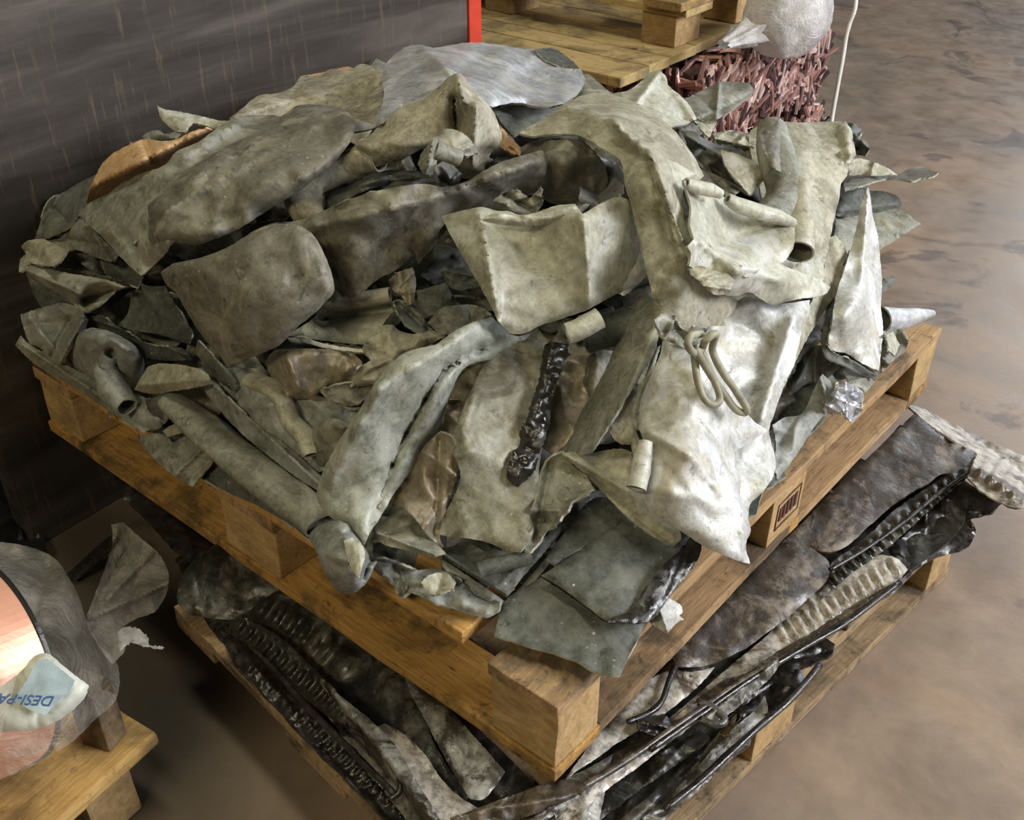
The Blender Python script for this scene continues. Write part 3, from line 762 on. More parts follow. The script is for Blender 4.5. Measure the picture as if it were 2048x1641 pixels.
s('small crumpled blue-grey knob above the orange deck edge at left', [(238,818),(250,800),(275,792),(300,800),(330,812),(335,835),(318,858),(290,862),(262,850),(244,838)], .045, 'B', amp=.012)
s('dark grey square scrap beside the small crumpled knob', [(290,800),(330,790),(352,815),(328,842),(300,825)], .05, 'V')
s('dark curved sheet left of the big drooping dark sheet', [(236,652),(256,625),(264,592),(280,566),(300,572),(330,572),(345,600),(370,640),(384,665),(378,690),(345,678),(310,668),(270,662)], .02, 'V', amp=.006)
s('pale brown horizontal strip right of the swirled lump', [(268,780),(282,755),(300,732),(340,728),(385,735),(415,748),(425,768),(390,776),(340,784),(300,788)], .05, 'Y', amp=.003, cre=[((280,770),(415,760),.010,12)])
s('narrow dark bluish strip running down behind the long grey tube', [(378,738),(405,735),(430,760),(470,812),(520,850),(590,905),(650,960),(640,985),(600,960),(540,915),(480,865),(430,810)], .035, 'B', amp=.004, cre=[((395,740),(640,970),.012,7)])
s('large blue-grey stained sheet with a wavy hem above the long grey tube', [(430,742),(470,735),(520,745),(565,775),(600,790),(640,800),(700,798),(722,830),(700,870),(668,925),(640,945),(610,950),(560,912),(500,860),(455,805)], .028, 'B', amp=.009)
tube('rolled_hem', 'thin wavy yellowish hem curling across the blue-grey stained sheet', [(495,760),(540,775),(565,800),(580,840),(610,875),(622,910)], [.010,.014,.012,.012,.014,.008], M['Y'], off=.05, flat=.6)
s('rounded pale bulge of sheet left of the long curved sheet', [(612,905),(618,870),(640,842),(672,838),(700,850),(695,880),(672,918),(655,940),(630,935)], .04, 'G', amp=.004, ctl=[(612,900,0),(655,880,.03),(660,935,0)], droop=.02)
tube('rolled_metal_tube', 'long grey rolled tube running down to the front left edge of the heap', [(338,800),(400,850),(470,910),(540,965),(600,1010),(650,1050)], [.018,.027,.030,.030,.030,.028], M['G'], off=.040, wob=.10, seg=20, flat=.5)
s('greenish sheet hanging over the pallet edge below the long grey tube', [(274,872),(300,868),(330,870),(345,885),(385,868),(412,868),(432,905),(428,915),(412,940),(400,955),(385,975),(372,968),(352,955),(315,925),(290,900)], .035, 'G', amp=.004, lo=.40,
  cre=[((352,950),(412,890),.012,4),((370,968),(425,915),-.006,6)])
s('dark flat strip under the lower end of the long grey tube', [(400,955),(420,935),(450,930),(500,965),(560,1005),(600,1035),(640,1060),(650,1085),(600,1060),(555,1035),(500,1005),(455,985)], .012, 'V', amp=.003)

# ---- big dark sheets in the middle
s('dark upper sheet with a torn notch spreading right from the big drooping dark sheet', [(520,455),(560,446),(600,440),(640,424),(690,402),(730,388),(780,376),(850,368),(890,374),(935,362),(985,332),(1040,312),(1085,300),(1095,330),(1070,380),(1010,400),(950,420),(912,428),(888,450),(870,480),(850,512),(838,529),(832,510),(823,490),(820,515),(800,535),(760,556),(725,585),(700,597),(670,598),(640,580),(600,520)], .060, 'D', amp=.008,
  ctl=[(560,450,.01),(700,420,.018),(700,580,-.006),(850,400,.018),(1050,330,.015),(830,510,-.006)], cre=[((640,450),(930,380),.012,18),((640,470),(690,590),-.012,10),((900,380),(1080,320),.015,16)])
s('big drooping dark sheet with a pale starburst stain in the left middle', [(321,545),(345,528),(400,516),(460,492),(520,456),(560,448),(600,452),(628,472),(650,512),(664,550),(669,580),(655,600),(625,630),(595,655),(560,690),(532,704),(512,712),(480,722),(455,735),(440,712),(415,685),(392,655),(370,618),(350,585),(330,566)], .095, 'D', amp=.0035, droop=.010,
  ctl=[(330,550,0),(500,600,.006),(650,560,.008),(460,730,-.02),(560,455,.012)], cre=[((400,520),(520,700),.004,26),((335,555),(455,720),.005,8)])
tube('rolled_hem', 'pale brown rolled hem under the right edge of the big drooping dark sheet', [(648,606),(690,602),(735,598),(780,590)], .010, M['Y'], off=.035)
s('smooth pale sheet with a folded double edge in the centre of the slope', [(575,672),(600,655),(628,635),(645,612),(690,612),(740,605),(782,608),(786,622),(765,650),(740,690),(700,688),(650,682)], .03, 'L', amp=.004, cre=[((640,640),(780,620),-.012,12)])
s('dark brown folded edge below the smooth pale sheet', [(575,676),(650,686),(735,694),(745,712),(700,708),(640,696),(585,690)], .02, 'D')
s('brown-grey sheet with a raised knob below the folded pale sheet', [(530,722),(548,702),(580,698),(640,698),(700,704),(722,722),(715,752),(690,770),(655,776),(632,790),(662,798),(650,818),(632,812),(620,800),(590,798),(565,785),(545,760)], .045, 'T', amp=.010,
  ctl=[(540,730,0),(580,740,.02),(700,720,.0),(640,800,.0)], cre=[((575,715),(600,780),.015,9)])
s('yellow crusted lumpy sheet left of the long curved sheet', [(728,700),(732,680),(748,672),(758,655),(785,650),(800,662),(830,668),(868,662),(890,672),(860,690),(820,706),(790,730),(765,760),(735,772),(700,775),(715,740),(742,720)], .05, 'C', amp=.012)
for i, (dx, dy, c_) in enumerate(((0,0,'D'),(8,9,'G'),(16,18,'V'))):
    s(('topmost','middle','lowest')[i]+' of the three thin dark leaves stacked beside the brown-grey sheet', [(640+dx,780+dy),(675+dx,770+dy),(735+dx,766+dy),(752+dx,775+dy),(735+dx,790+dy),(705+dx,812+dy),(675+dx,806+dy)], .040-.012*i, c_, amp=.006, droop=-.004)
s('small brown leaf-shaped scrap hanging under the dark upper sheet', [(776,560),(795,545),(825,535),(832,560),(828,605),(815,612),(800,590),(785,580)], .035, 'T', amp=.004)
s('flat grey-green offcut left of the folded cream panel', [(832,582),(860,575),(890,565),(905,590),(895,615),(860,632),(840,615)], .035, 'V', amp=.003)
s('narrow looped scrap curling under the grey-green offcut', [(788,605),(805,600),(830,612),(850,640),(870,665),(845,668),(815,655),(800,635)], .03, 'B', amp=.010, cre=[((795,608),(855,660),-.02,7)])
s('mottled brown sheet bulging out above the long curved sheet', [(855,645),(880,618),(920,610),(955,612),(985,630),(960,650),(920,665),(880,668)], .04, 'G', amp=.008)
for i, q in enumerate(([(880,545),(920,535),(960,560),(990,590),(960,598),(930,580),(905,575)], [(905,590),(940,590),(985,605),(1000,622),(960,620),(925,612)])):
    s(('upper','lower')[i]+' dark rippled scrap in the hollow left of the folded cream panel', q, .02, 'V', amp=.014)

# ---- ridge fold and crumples, upper middle
tube('rolled_metal_tube', 'mottled yellow-brown bent tube curling down left of the folded ridge sheet', [(636,440),(618,425),(606,398),(622,368),(665,345),(715,325),(760,318)], [.012,.022,.024,.020,.020,.022,.018], M['C'], off=.055, wob=.22, seg=18)
s('small tan rolled end beside the bent yellow-brown tube', [(618,400),(628,378),(648,375),(651,400),(645,425),(630,438),(615,432)], .05, 'Y', amp=.006, droop=.02)
s('sheet lying flat behind the bent yellow-brown tube', [(640,380),(700,352),(790,340),(870,345),(880,366),(800,378),(730,388),(680,398)], .03, 'V', amp=.010)
s('dusty brown folded ridge sheet with a sharp peak in the upper middle', [(708,292),(722,278),(742,268),(768,240),(792,220),(820,208),(850,196),(880,170),(908,148),(922,147),(934,160),(950,182),(968,198),(986,222),(998,250),(1004,275),(1000,296),(985,302),(978,314),(986,322),(970,330),(970,356),(945,358),(925,356),(905,345),(890,318),(872,296),(840,300),(800,322),(765,330),(742,338),(735,325),(722,308)], .075, 'C', amp=.006, droop=.008,
  ctl=[(720,290,.0),(800,260,.0),(905,165,.045),(912,262,-.008),(870,290,-.01),(960,220,.03),(990,280,.0),(940,350,-.05)], cre=[((915,150),(925,200),.02,9),((908,200),(912,262),-.03,8),((952,210),(945,330),.02,10)])
cl = s('curled grey-olive scrap flap hanging in front of the folded ridge sheet', [(835,330),(842,308),(856,290),(866,278),(880,262),(905,258),(928,268),(948,288),(958,305),(935,312),(905,300),(880,312),(872,330),(866,350),(848,350)], .10, 'G', amp=.010, cre=[((866,282),(850,345),.02,6)])
tube('roll', None, [(872,300),(895,308),(918,316)], [.010,.008,.008], M['G'], off=.135, parent=cl)
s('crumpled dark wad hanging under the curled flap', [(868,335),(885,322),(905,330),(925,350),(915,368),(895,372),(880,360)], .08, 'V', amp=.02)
s('bluish bright top sheet with a rounded right end crowning the heap', [(698,264),(715,240),(745,248),(762,215),(768,190),(764,160),(772,128),(795,105),(815,93),(845,90),(866,96),(900,90),(940,85),(990,88),(1030,95),(1066,98),(1108,98),(1130,114),(1148,128),(1160,136),(1171,162),(1160,182),(1140,198),(1110,207),(1072,213),(1040,206),(1000,210),(986,214),(965,200),(945,180),(924,148),(905,150),(870,185),(845,200),(808,216),(785,232),(750,255),(722,262)], .075, 'S', amp=.009, droop=.006,
  ctl=[(720,250,-.01),(770,150,.0),(840,100,.0),(900,150,.025),(1000,120,.015),(1000,190,.01),(1150,150,.0)], cre=[((850,100),(930,170),.022,12),((770,130),(760,240),.012,12),((940,120),(1100,180),-.008,20)])
s('dark glossy corner flap on the back edge of the bluish top sheet', [(1070,98),(1108,97),(1132,112),(1150,127),(1160,137),(1140,138),(1110,128),(1085,116)], .087, 'V')
s('small orange-tan offcut right of the folded ridge sheet', [(1000,250),(1015,268),(1042,300),(1040,312),(1020,305),(995,292),(1002,275)], .06, 'O', amp=.003)
s('dark sheet shaded under the bluish top sheet', [(985,216),(1040,210),(1075,217),(1120,212),(1150,202),(1140,225),(1100,240),(1050,262),(1030,275),(1010,255)], .03, 'B')
s('bulging grey sheet under the fan-shaped sheet in the upper middle', [(1020,310),(1050,290),(1085,280),(1140,277),(1165,282),(1185,300),(1210,330),(1215,365),(1205,395),(1170,408),(1120,412),(1085,400),(1075,370),(1078,345),(1060,330)], .05, 'D', amp=.007, ctl=[(1050,300,0),(1120,320,.03),(1200,350,.0),(1120,405,-.02)])
s('bluish curled pocket at the right of the bulging grey sheet', [(1165,300),(1200,315),(1235,330),(1250,360),(1245,385),(1215,400),(1185,405),(1160,398),(1162,360)], .052, 'S', amp=.009, ctl=[(1165,310,.01),(1205,365,-.03),(1245,370,.01),(1180,400,.01)], cre=[((1180,345),(1200,398),-.02,8)])
s('small curled scrap with a pointed lip above the folded cream panel', [(985,402),(1005,388),(1030,380),(1060,396),(1072,385),(1082,372),(1086,410),(1070,425),(1045,424),(1015,412)], .085, 'G', amp=.012, cre=[((1010,390),(1062,420),-.015,8)])
s('folded cream panel with an upright crease in the centre of the heap', [(883,433),(910,425),(940,418),(965,414),(995,422),(1015,422),(1040,430),(1075,424),(1110,412),(1150,408),(1165,428),(1200,408),(1235,395),(1262,400),(1275,450),(1285,500),(1290,532),(1275,555),(1248,578),(1215,598),(1180,618),(1130,636),(1080,652),(1045,668),(1018,667),(1002,650),(985,620),(965,582),(942,542),(922,508),(905,478)], .095, 'L', amp=.004, droop=.006,
  ctl=[(890,440,-.01),(975,520,.025),(1165,440,.03),(1280,520,-.02),(1180,600,.0),(1010,655,.0),(1080,480,.012)], cre=[((958,424),(1000,655),.012,6),((1165,430),(1180,600),.014,12),((960,425),(1240,420),-.005,14)])
tube('rolled_metal_tube', 'small pale tube with a round open end under the folded cream panel', [(1134,668),(1152,662),(1175,650),(1200,636)], .0125, M['L'], off=.100, wob=.08)
tube('rolled_metal_tube', 'wide dark tube lying right of the small pale tube', [(1168,672),(1200,664),(1240,654),(1268,646)], .024, M['V'], off=.055, wob=.1)

# ---- upper right
s('pale sheet with a raised tip pointing at the yellow pallet', [(1172,198),(1200,190),(1232,186),(1262,178),(1285,160),(1298,146),(1318,142),(1330,150),(1338,172),(1360,190),(1380,212),(1394,238),(1370,248),(1340,254),(1306,264),(1270,240),(1220,215)], .05, 'L', amp=.008, ctl=[(1180,195,.0),(1315,150,.02),(1280,220,.012),(1385,235,-.01)], cre=[((1318,145),(1262,220),.016,12),((1325,150),(1385,235),.012,8)])
s('rough-edged scrap behind the pale sheet with the raised tip', [(1165,160),(1178,168),(1185,178),(1215,180),(1222,190),(1190,198),(1165,205),(1140,215),(1150,188)], .03, 'Y')
s('two-toned olive scrap with a torn right end in front of the copper bale', [(1368,198),(1395,186),(1420,172),(1440,164),(1470,164),(1500,166),(1508,182),(1492,200),(1465,220),(1440,235),(1420,243),(1398,240),(1385,222)], .035, 'G', amp=.006, cre=[((1438,166),(1432,238),.01,4)])
s('small pale triangular scrap below the two-toned olive scrap', [(1388,242),(1410,245),(1434,242),(1425,262),(1418,275),(1405,262)], .03, 'L')
s('row of small pale scrap edges behind the dark curled sheet', [(1425,268),(1455,262),(1490,270),(1520,272),(1530,295),(1500,305),(1465,300),(1438,290)], .02, 'Y', amp=.018, nc=8)
s('dark curled sheet with a pointed right end in the upper right', [(1362,262),(1385,262),(1405,275),(1440,290),(1470,290),(1500,315),(1537,343),(1520,368),(1500,390),(1478,375),(1450,358),(1420,345),(1400,325),(1380,300)], .045, 'V', amp=.012, cre=[((1370,270),(1490,340),.022,9),((1400,320),(1500,388),-.01,8)])
s('olive pointed flap lying over the dark curled sheet', [(1440,300),(1480,310),(1510,325),(1538,345),(1520,370),(1499,391),(1478,365),(1455,340)], .075, 'Y', amp=.004)
s('long fan-shaped sheet sweeping down from the top into a strip', [(1038,266),(1060,252),(1090,236),(1125,212),(1160,192),(1200,186),(1235,192),(1270,205),(1310,228),(1345,258),(1372,290),(1395,325),(1408,352),(1395,364),(1372,362),(1366,385),(1372,415),(1370,450),(1380,485),(1395,525),(1412,560),(1440,585),(1475,600),(1468,622),(1448,640),(1452,652),(1410,655),(1375,664),(1350,668),(1325,655),(1312,642),(1306,600),(1292,540),(1278,480),(1265,425),(1250,370),(1240,320),(1210,300),(1160,272),(1110,268),(1060,272)], .11, 'Y', amp=.005, droop=.004,
  ctl=[(1050,262,-.015),(1150,230,.01),(1300,250,.015),(1250,340,.005),(1330,350,.03),(1290,450,.0),(1360,480,.02),(1340,620,.0),(1440,630,-.02),(1395,350,0)], cre=[((1130,215),(1230,245),.014,9),((1230,245),(1300,310),.020,9),((1300,310),(1335,400),.022,9),((1335,400),(1370,520),.016,9),((1180,270),(1300,320),-.006,12),((1296,320),(1345,500),-.010,5)])
s('bright curved flap along the right side of the fan-shaped sheet', [(1296,318),(1325,315),(1360,330),(1395,350),(1372,366),(1362,385),(1366,420),(1372,455),(1385,490),(1378,520),(1352,480),(1335,430),(1315,380)], .135, 'L', amp=.005, cre=[((1305,325),(1365,480),.012,6)])
s('gathered pinched end of the fan-shaped sheet above the knotted cord', [(1308,640),(1325,628),(1352,632),(1360,655),(1378,665),(1392,652),(1415,658),(1405,680),(1380,702),(1355,690),(1330,680)], .145, 'G', amp=.010, nc=8)
s('large flat olive sheet standing up at the right edge of the heap', [(1498,285),(1500,262),(1520,250),(1548,243),(1600,245),(1660,243),(1692,243),(1704,262),(1708,288),(1712,310),(1698,330),(1694,352),(1682,368),(1678,400),(1668,440),(1660,480),(1648,530),(1630,580),(1600,600),(1560,560),(1545,500),(1530,430),(1516,360),(1505,320)], .055, 'Y', amp=.004, ctl=[(1500,280,-.01),(1600,260,.0),(1640,450,.01),(1580,560,-.01)], cre=[((1690,250),(1700,330),.014,6),((1560,310),(1700,300),.005,10)])
s('curled dark corner scrap beyond the large flat olive sheet', [(1692,246),(1712,248),(1725,262),(1718,276),(1730,280),(1740,296),(1730,312),(1712,308),(1700,290)], .055, 'V', amp=.014, nc=6)
tube('rolled_metal_tube', 'smooth bent grey pipe-like roll standing on the large olive sheet', [(1544,258),(1550,300),(1562,345),(1572,378),(1566,405),(1548,426),(1528,440)], [.022,.028,.029,.029,.028,.026,.022], M['G'], off=.085, wob=.05, seg=22, flat=.9)
s('pointed dark sheet tip wrapped round the top of the bent grey roll', [(1518,272),(1530,258),(1546,250),(1558,234),(1562,262),(1560,300),(1562,345),(1545,335),(1530,305)], .125, 'D', amp=.003)
tube('rolled_metal_tube', 'narrow upright roll with a dark open mouth right of the bent grey roll', [(1598,362),(1600,410),(1598,460),(1596,505)], [.011,.017,.021,.023], M['Y'], off=.10, wob=.07, seg=18)
s('wide pale basin-shaped sheet with a painted white highlight on its ridge in the right middle', [(1368,360),(1385,368),(1410,375),(1440,390),(1462,400),(1475,418),(1505,422),(1540,432),(1565,440),(1590,450),(1588,490),(1572,520),(1560,528),(1600,545),(1640,560),(1661,574),(1655,586),(1630,594),(1600,598),(1565,606),(1545,611),(1520,598),(1498,585),(1470,592),(1440,588),(1415,570),(1398,545),(1378,532),(1382,510),(1375,492),(1388,478),(1380,450),(1382,415),(1374,385)], .125, 'L', amp=.006, droop=.003,
  ctl=[(1380,370,.03),(1385,480,.035),(1470,470,-.02),(1580,450,.012),(1530,520,.0),(1470,540,.022),(1650,578,.0),(1550,600,-.015),(1410,560,.01)], cre=[((1395,480),(1470,540),.016,9),((1470,540),(1560,560),.014,10),((1400,380),(1395,470),-.012,9)])
tube('rolled_hem', 'long slender rolled hem across the top of the basin-shaped sheet', [(1455,398),(1480,412),(1520,424),(1555,434),(1586,446)], [.006,.010,.010,.010,.005], M['L'], off=.135, flat=.8)
tube('rolled_hem', 'short rolled hem at the upper left corner of the basin-shaped sheet', [(1372,366),(1395,375),(1420,380),(1440,388)], [.005,.008,.008,.005], M['L'], off=.15, flat=.8)
s('ragged yellowish lower lip left of the basin-shaped sheet', [(1378,535),(1400,532),(1425,540),(1450,545),(1470,560),(1460,585),(1432,590),(1410,575),(1395,560),(1382,550)], .155, 'Y', amp=.008)
s('thin dark twisted sheet reaching far out to the right', [(1684,352),(1700,335),(1725,330),(1760,338),(1790,350),(1815,340),(1838,332),(1860,340),(1877,345),(1868,352),(1845,356),(1825,362),(1800,358),(1770,358),(1740,366),(1710,376),(1690,382)], .0, 'D', amp=.006, lo=None, ctl=[(1690,360,.0),(1790,355,.01),(1870,345,.0)], cre=[((1700,360),(1800,350),.012,5)])
s('brown dusty fringe on top of the thin twisted sheet', [(1690,335),(1710,318),(1740,322),(1775,336),(1795,350),(1760,352),(1720,350),(1700,352)], .022, 'Y', amp=.008, lo=None)
s('dark sheet corner behind the white spear-shaped sheet', [(1678,388),(1710,380),(1745,382),(1775,384),(1798,396),(1804,410),(1796,420),(1770,430),(1740,440),(1700,445),(1672,430)], .0, 'V', lo=None)
s('olive triangular sheet pointing out to the right over the floor', [(1672,440),(1710,432),(1760,425),(1800,418),(1830,440),(1842,448),(1815,465),(1785,485),(1755,502),(1720,525),(1690,540),(1668,500)], .015, 'G', lo=None, amp=.004)
s('narrow tan curved sheet left of the white spear-shaped sheet', [(1655,478),(1672,470),(1688,490),(1696,520),(1690,555),(1678,580),(1650,620),(1625,660),(1600,705),(1582,745),(1568,775),(1560,760),(1580,710),(1600,650),(1625,600),(1645,550),(1652,510)], .06, 'Y', amp=.004)
s('white spear-shaped sheet standing upright at the right side', [(1736,374),(1741,395),(1745,430),(1755,468),(1760,510),(1764,560),(1762,610),(1766,660),(1763,700),(1757,742),(1740,735),(1715,722),(1690,706),(1668,702),(1658,690),(1664,650),(1668,610),(1678,570),(1692,530),(1704,490),(1714,450),(1722,410)], .075, 'W', amp=.005, lo=.43, ctl=[(1738,380,.03),(1690,560,.0),(1760,600,-.02),(1720,600,.03),(1670,690,-.01),(1755,735,-.01)], cre=[((1736,380),(1722,560),.015,12),((1750,500),(1758,730),-.006,6)])
s('dark folded layers along the left edge of the white spear-shaped sheet', [(1700,500),(1692,530),(1676,575),(1666,615),(1660,655),(1655,690),(1668,706),(1700,718),(1740,738),(1758,745),(1752,760),(1725,752),(1690,732),(1655,716),(1642,690),(1650,640),(1660,590),(1680,540)], .055, 'V', amp=.006, lo=.425, cre=[((1652,690),(1750,750),.012,5)])
s('small dark sheet corner sticking out right of the white spear-shaped sheet', [(1758,562),(1772,556),(1788,554),(1790,562),(1782,574),(1764,582)], .01, 'V', lo=None)
tube('rolled_metal_tube', 'pale pointed cone roll at the far right corner of the heap', [(1758,640),(1790,640),(1830,633),(1866,627)], [.024,.021,.014,.003], M['S'], off=.03, wob=.05)
s('crinkled olive scrap by the far right corner of the pallet', [(1762,665),(1785,655),(1802,658),(1816,680),(1812,700),(1795,715),(1778,730),(1765,745),(1758,710)], .03, 'G', amp=.018, nc=8)
s('narrow grey standing scrap behind the crinkled olive scrap', [(1768,672),(1785,662),(1800,690),(1790,712),(1776,700)], .055, 'L', amp=.012)
for i, q in enumerate(([(1600,700),(1640,690),(1660,715),(1680,735),(1650,760),(1610,770),(1580,790)], [(1570,790),(1610,775),(1640,760),(1650,790),(1620,820),(1580,850),(1555,860)])):
    s(('upper','lower')[i]+' dark scrap in the gap between the bright panels on the right', q, .0, 'V', amp=.015)
s('grey sheet sloping down to the foil at the right edge', [(1545,850),(1570,835),(1600,830),(1620,800),(1632,770),(1645,748),(1662,765),(1668,790),(1650,825),(1625,860),(1600,900),(1575,935),(1555,960),(1548,930),(1552,890)], .035, 'B', amp=.008, cre=[((1640,755),(1655,800),.02,8)])
s('small olive folded scrap under the foot of the white spear-shaped sheet', [(1690,740),(1715,740),(1752,752),(1745,770),(1728,788),(1712,775),(1698,765)], .04, 'G', amp=.014)
s('shiny crinkled clear foil piece on the right edge of the pallet', [(1652,800),(1668,780),(1672,765),(1700,765),(1722,780),(1728,792),(1722,815),(1712,838),(1700,845),(1690,832),(1670,828),(1650,825)], .045, 'W', name='foil_scrap', amp=.014, nc=9, cat='foil').data.materials[0] = M['foil']

# ---- centre and front right
s('long narrow grey strip slanting down the middle of the heap', [(1240,650),(1252,628),(1272,602),(1290,585),(1310,600),(1318,640),(1316,680),(1305,715),(1280,752),(1255,795),(1228,835),(1205,870),(1180,905),(1150,912),(1122,905),(1135,880),(1165,820),(1200,760),(1225,705)], .055, 'G', amp=.003, ctl=[(1290,600,.02),(1200,780,.012),(1130,900,.0)])
s('bright wide sheet with a bluish worn band under the basin-shaped sheet', [(1395,665),(1420,640),(1450,620),(1475,602),(1505,590),(1540,608),(1580,606),(1620,600),(1618,625),(1606,660),(1596,695),(1588,730),(1572,762),(1560,795),(1548,830),(1538,862),(1545,895),(1552,925),(1548,950),(1535,972),(1520,990),(1500,1010),(1495,1050),(1480,1080),(1460,1060),(1430,960),(1400,820)], .055, 'W', amp=.007, ctl=[(1420,660,.0),(1500,700,.0),(1590,650,.02),(1540,800,.02),(1500,950,.0)], cre=[((1585,640),(1520,840),.018,14),((1460,640),(1560,690),-.008,12)])
s('large bright sheet hanging over the front right pallet edge', [(1325,682),(1345,678),(1362,690),(1380,700),(1400,702),(1425,725),(1450,765),(1480,810),(1505,840),(1535,862),(1500,885),(1468,905),(1470,935),(1482,955),(1480,985),(1488,1020),(1502,1060),(1492,1090),(1500,1128),(1475,1122),(1440,1108),(1405,1092),(1360,1062),(1310,1030),(1262,990),(1264,965),(1285,950),(1290,910),(1286,880),(1278,858),(1274,830),(1285,790),(1302,752),(1318,715)], .105, 'W', amp=.005, droop=.008, lo=.40,
  ctl=[(1335,690,.02),(1400,800,.03),(1300,850,.0),(1480,900,.0),(1350,950,.025),(1270,985,-.01),(1490,1120,-.01),(1480,1000,-.005)], cre=[((1290,860),(1380,910),.012,8),((1380,910),(1460,1010),.010,8),((1465,905),(1488,1090),.012,8),((1300,900),(1420,1040),-.005,16)])
s('grey inner ply showing along the left edge of the large bright sheet', [(1312,698),(1322,690),(1304,750),(1286,792),(1276,830),(1280,862),(1270,858),(1264,828),(1274,788),(1292,748)], .095, 'G', amp=.002)
s('cream yellow crumpled fold left of the large bright sheet', [(1214,850),(1235,818),(1262,785),(1285,745),(1305,712),(1314,706),(1298,752),(1276,800),(1268,840),(1275,870),(1286,895),(1284,925),(1268,915),(1262,890),(1240,888),(1222,870)], .085, 'Y', amp=.008)
tube('rolled_metal_tube', 'short upright pale roll at the left edge of the large bright sheet', [(1291,885),(1286,915),(1280,945),(1272,978)], [.006,.009,.010,.010], M['L'], off=.125, wob=.1)
s('cream yellow folded skirt with a sharp left point below the large bright sheet', [(1121,908),(1145,904),(1180,906),(1215,900),(1245,898),(1262,905),(1268,930),(1262,960),(1262,990),(1310,1030),(1360,1064),(1362,1080),(1348,1092),(1318,1080),(1288,1062),(1250,1030),(1215,995),(1180,960),(1150,932)], .070, 'Y', amp=.004, cre=[((1130,910),(1260,985),.012,14),((1180,965),(1340,1085),-.006,12)])
cord = tube('knotted_cord', 'grey-green cord knotted into two hanging loops on the large bright sheet', [(1402,668),(1382,672),(1376,690),(1388,706),(1404,698),(1412,680),(1432,668),(1425,700),(1442,740),(1470,780),(1492,815),(1490,826),(1470,818),(1442,780),(1412,735),(1392,700)], .0050, M['cord'], off=.165, cat='cord', group=None, wob=.1, seg=10, cap=True, flat=1.0, offs=[.0,.012,.015,.01,.0,.012,.015,0,0,0,-.005,-.012,-.014,-.008,0,.012])
tube('loop', None, [(1386,690),(1390,725),(1396,765),(1410,800),(1428,810),(1440,798),(1430,765),(1415,730),(1402,700)], .0048, M['cord'], off=.16, parent=cord, wob=.1, seg=10, cap=True, flat=1.0)
s('long curved pale sheet with a deep crease arching across the front centre', [(985,634),(1000,650),(1018,668),(1045,672),(1062,668),(1045,685),(1015,702),(985,718),(955,725),(932,735),(915,755),(902,785),(892,815),(882,845),(868,872),(850,895),(835,925),(812,955),(790,985),(770,1020),(755,1045),(742,1062),(728,1092),(712,1066),(690,1050),(668,1040),(648,1025),(636,1005),(634,980),(645,945),(662,910),(682,875),(705,840),(718,822),(735,790),(755,760),(778,732),(805,708),(840,696),(870,690),(905,665),(945,645)], .085, 'P', amp=.005, droop=.012,
  ctl=[(1000,650,.0),(860,740,.025),(720,880,.03),(660,1000,.0),(850,880,-.01),(730,1070,-.005),(980,700,.0)], cre=[((1040,676),(960,700),-.014,5),((960,700),(890,738),-.018,5),((890,738),(850,800),-.018,5),((850,800),(812,868),-.016,5),((812,868),(785,930),-.016,5),((785,930),(742,1055),-.014,5),((940,660),(760,780),.010,16),((760,780),(660,960),.014,18)])
ball = s('balled blue-grey end piece folded over the front left pallet edge', [(614,1068),(625,1056),(645,1045),(665,1038),(682,1034),(696,1045),(706,1065),(722,1085),(736,1108),(742,1125),(752,1122),(745,1145),(728,1172),(705,1188),(680,1184),(660,1165),(645,1138),(632,1105)], .075, 'B', amp=.010, lo=.39, droop=.02, ctl=[(630,1070,.0),(680,1110,.035),(735,1120,.0),(700,1185,-.01)], cre=[((640,1070),(700,1065),-.012,5),((690,1080),(715,1150),.012,6),((725,1160),(740,1120),-.025,6)])
s('pale flap', [(688,1082),(704,1076),(722,1088),(730,1108),(724,1135),(716,1156),(704,1140),(694,1112)], .125, 'L', name='flap', parent=ball, amp=.003)
s('shiny greyish-gold reflective sheet left of the tall tar-streaked panel', [(765,1010),(775,980),(800,945),(830,920),(852,888),(880,866),(900,872),(915,905),(922,940),(908,975),(896,1010),(885,1045),(880,1075),(886,1098),(866,1080),(845,1058),(825,1030),(800,1012)], .055, 'T', amp=.010, ctl=[(790,970,.0),(870,900,.02),(840,1020,.01),(890,1050,.0)], cre=[((880,880),(870,1060),-.014,12)])
s('dark gap-filling fold between the curved sheet and the tall panel', [(888,850),(898,800),(915,760),(945,735),(985,725),(965,760),(935,800),(912,850),(905,880)], .03, 'T', amp=.010)
s('grey folded sheet with a rounded left end near the front edge', [(745,1062),(752,1035),(768,1010),(800,1012),(825,1032),(848,1062),(880,1095),(892,1108),(866,1116),(835,1108),(800,1098),(765,1088)], .05, 'G', amp=.005, cre=[((750,1065),(870,1110),.014,10)])
pan2 = s('tall olive panel streaked with black tar in the front centre', [(985,700),(1000,692),(1040,682),(1080,680),(1110,690),(1104,730),(1092,770),(1080,812),(1086,850),(1084,890),(1078,940),(1078,975),(1066,1010),(1060,1035),(1068,1055),(1060,1080),(1050,1092),(1040,1106),(1010,1100),(975,1086),(940,1078),(905,1076),(880,1070),(884,1040),(905,1000),(920,960),(915,925),(902,905),(908,870),(925,820),(945,775),(965,735)], .070, 'N', amp=.005, ctl=[(1000,700,.0),(960,900,.018),(1070,850,.0),(900,1060,-.01),(1040,1090,.0)], cre=[((925,870),(955,770),.010,8),((905,915),(940,905),.01,9)])
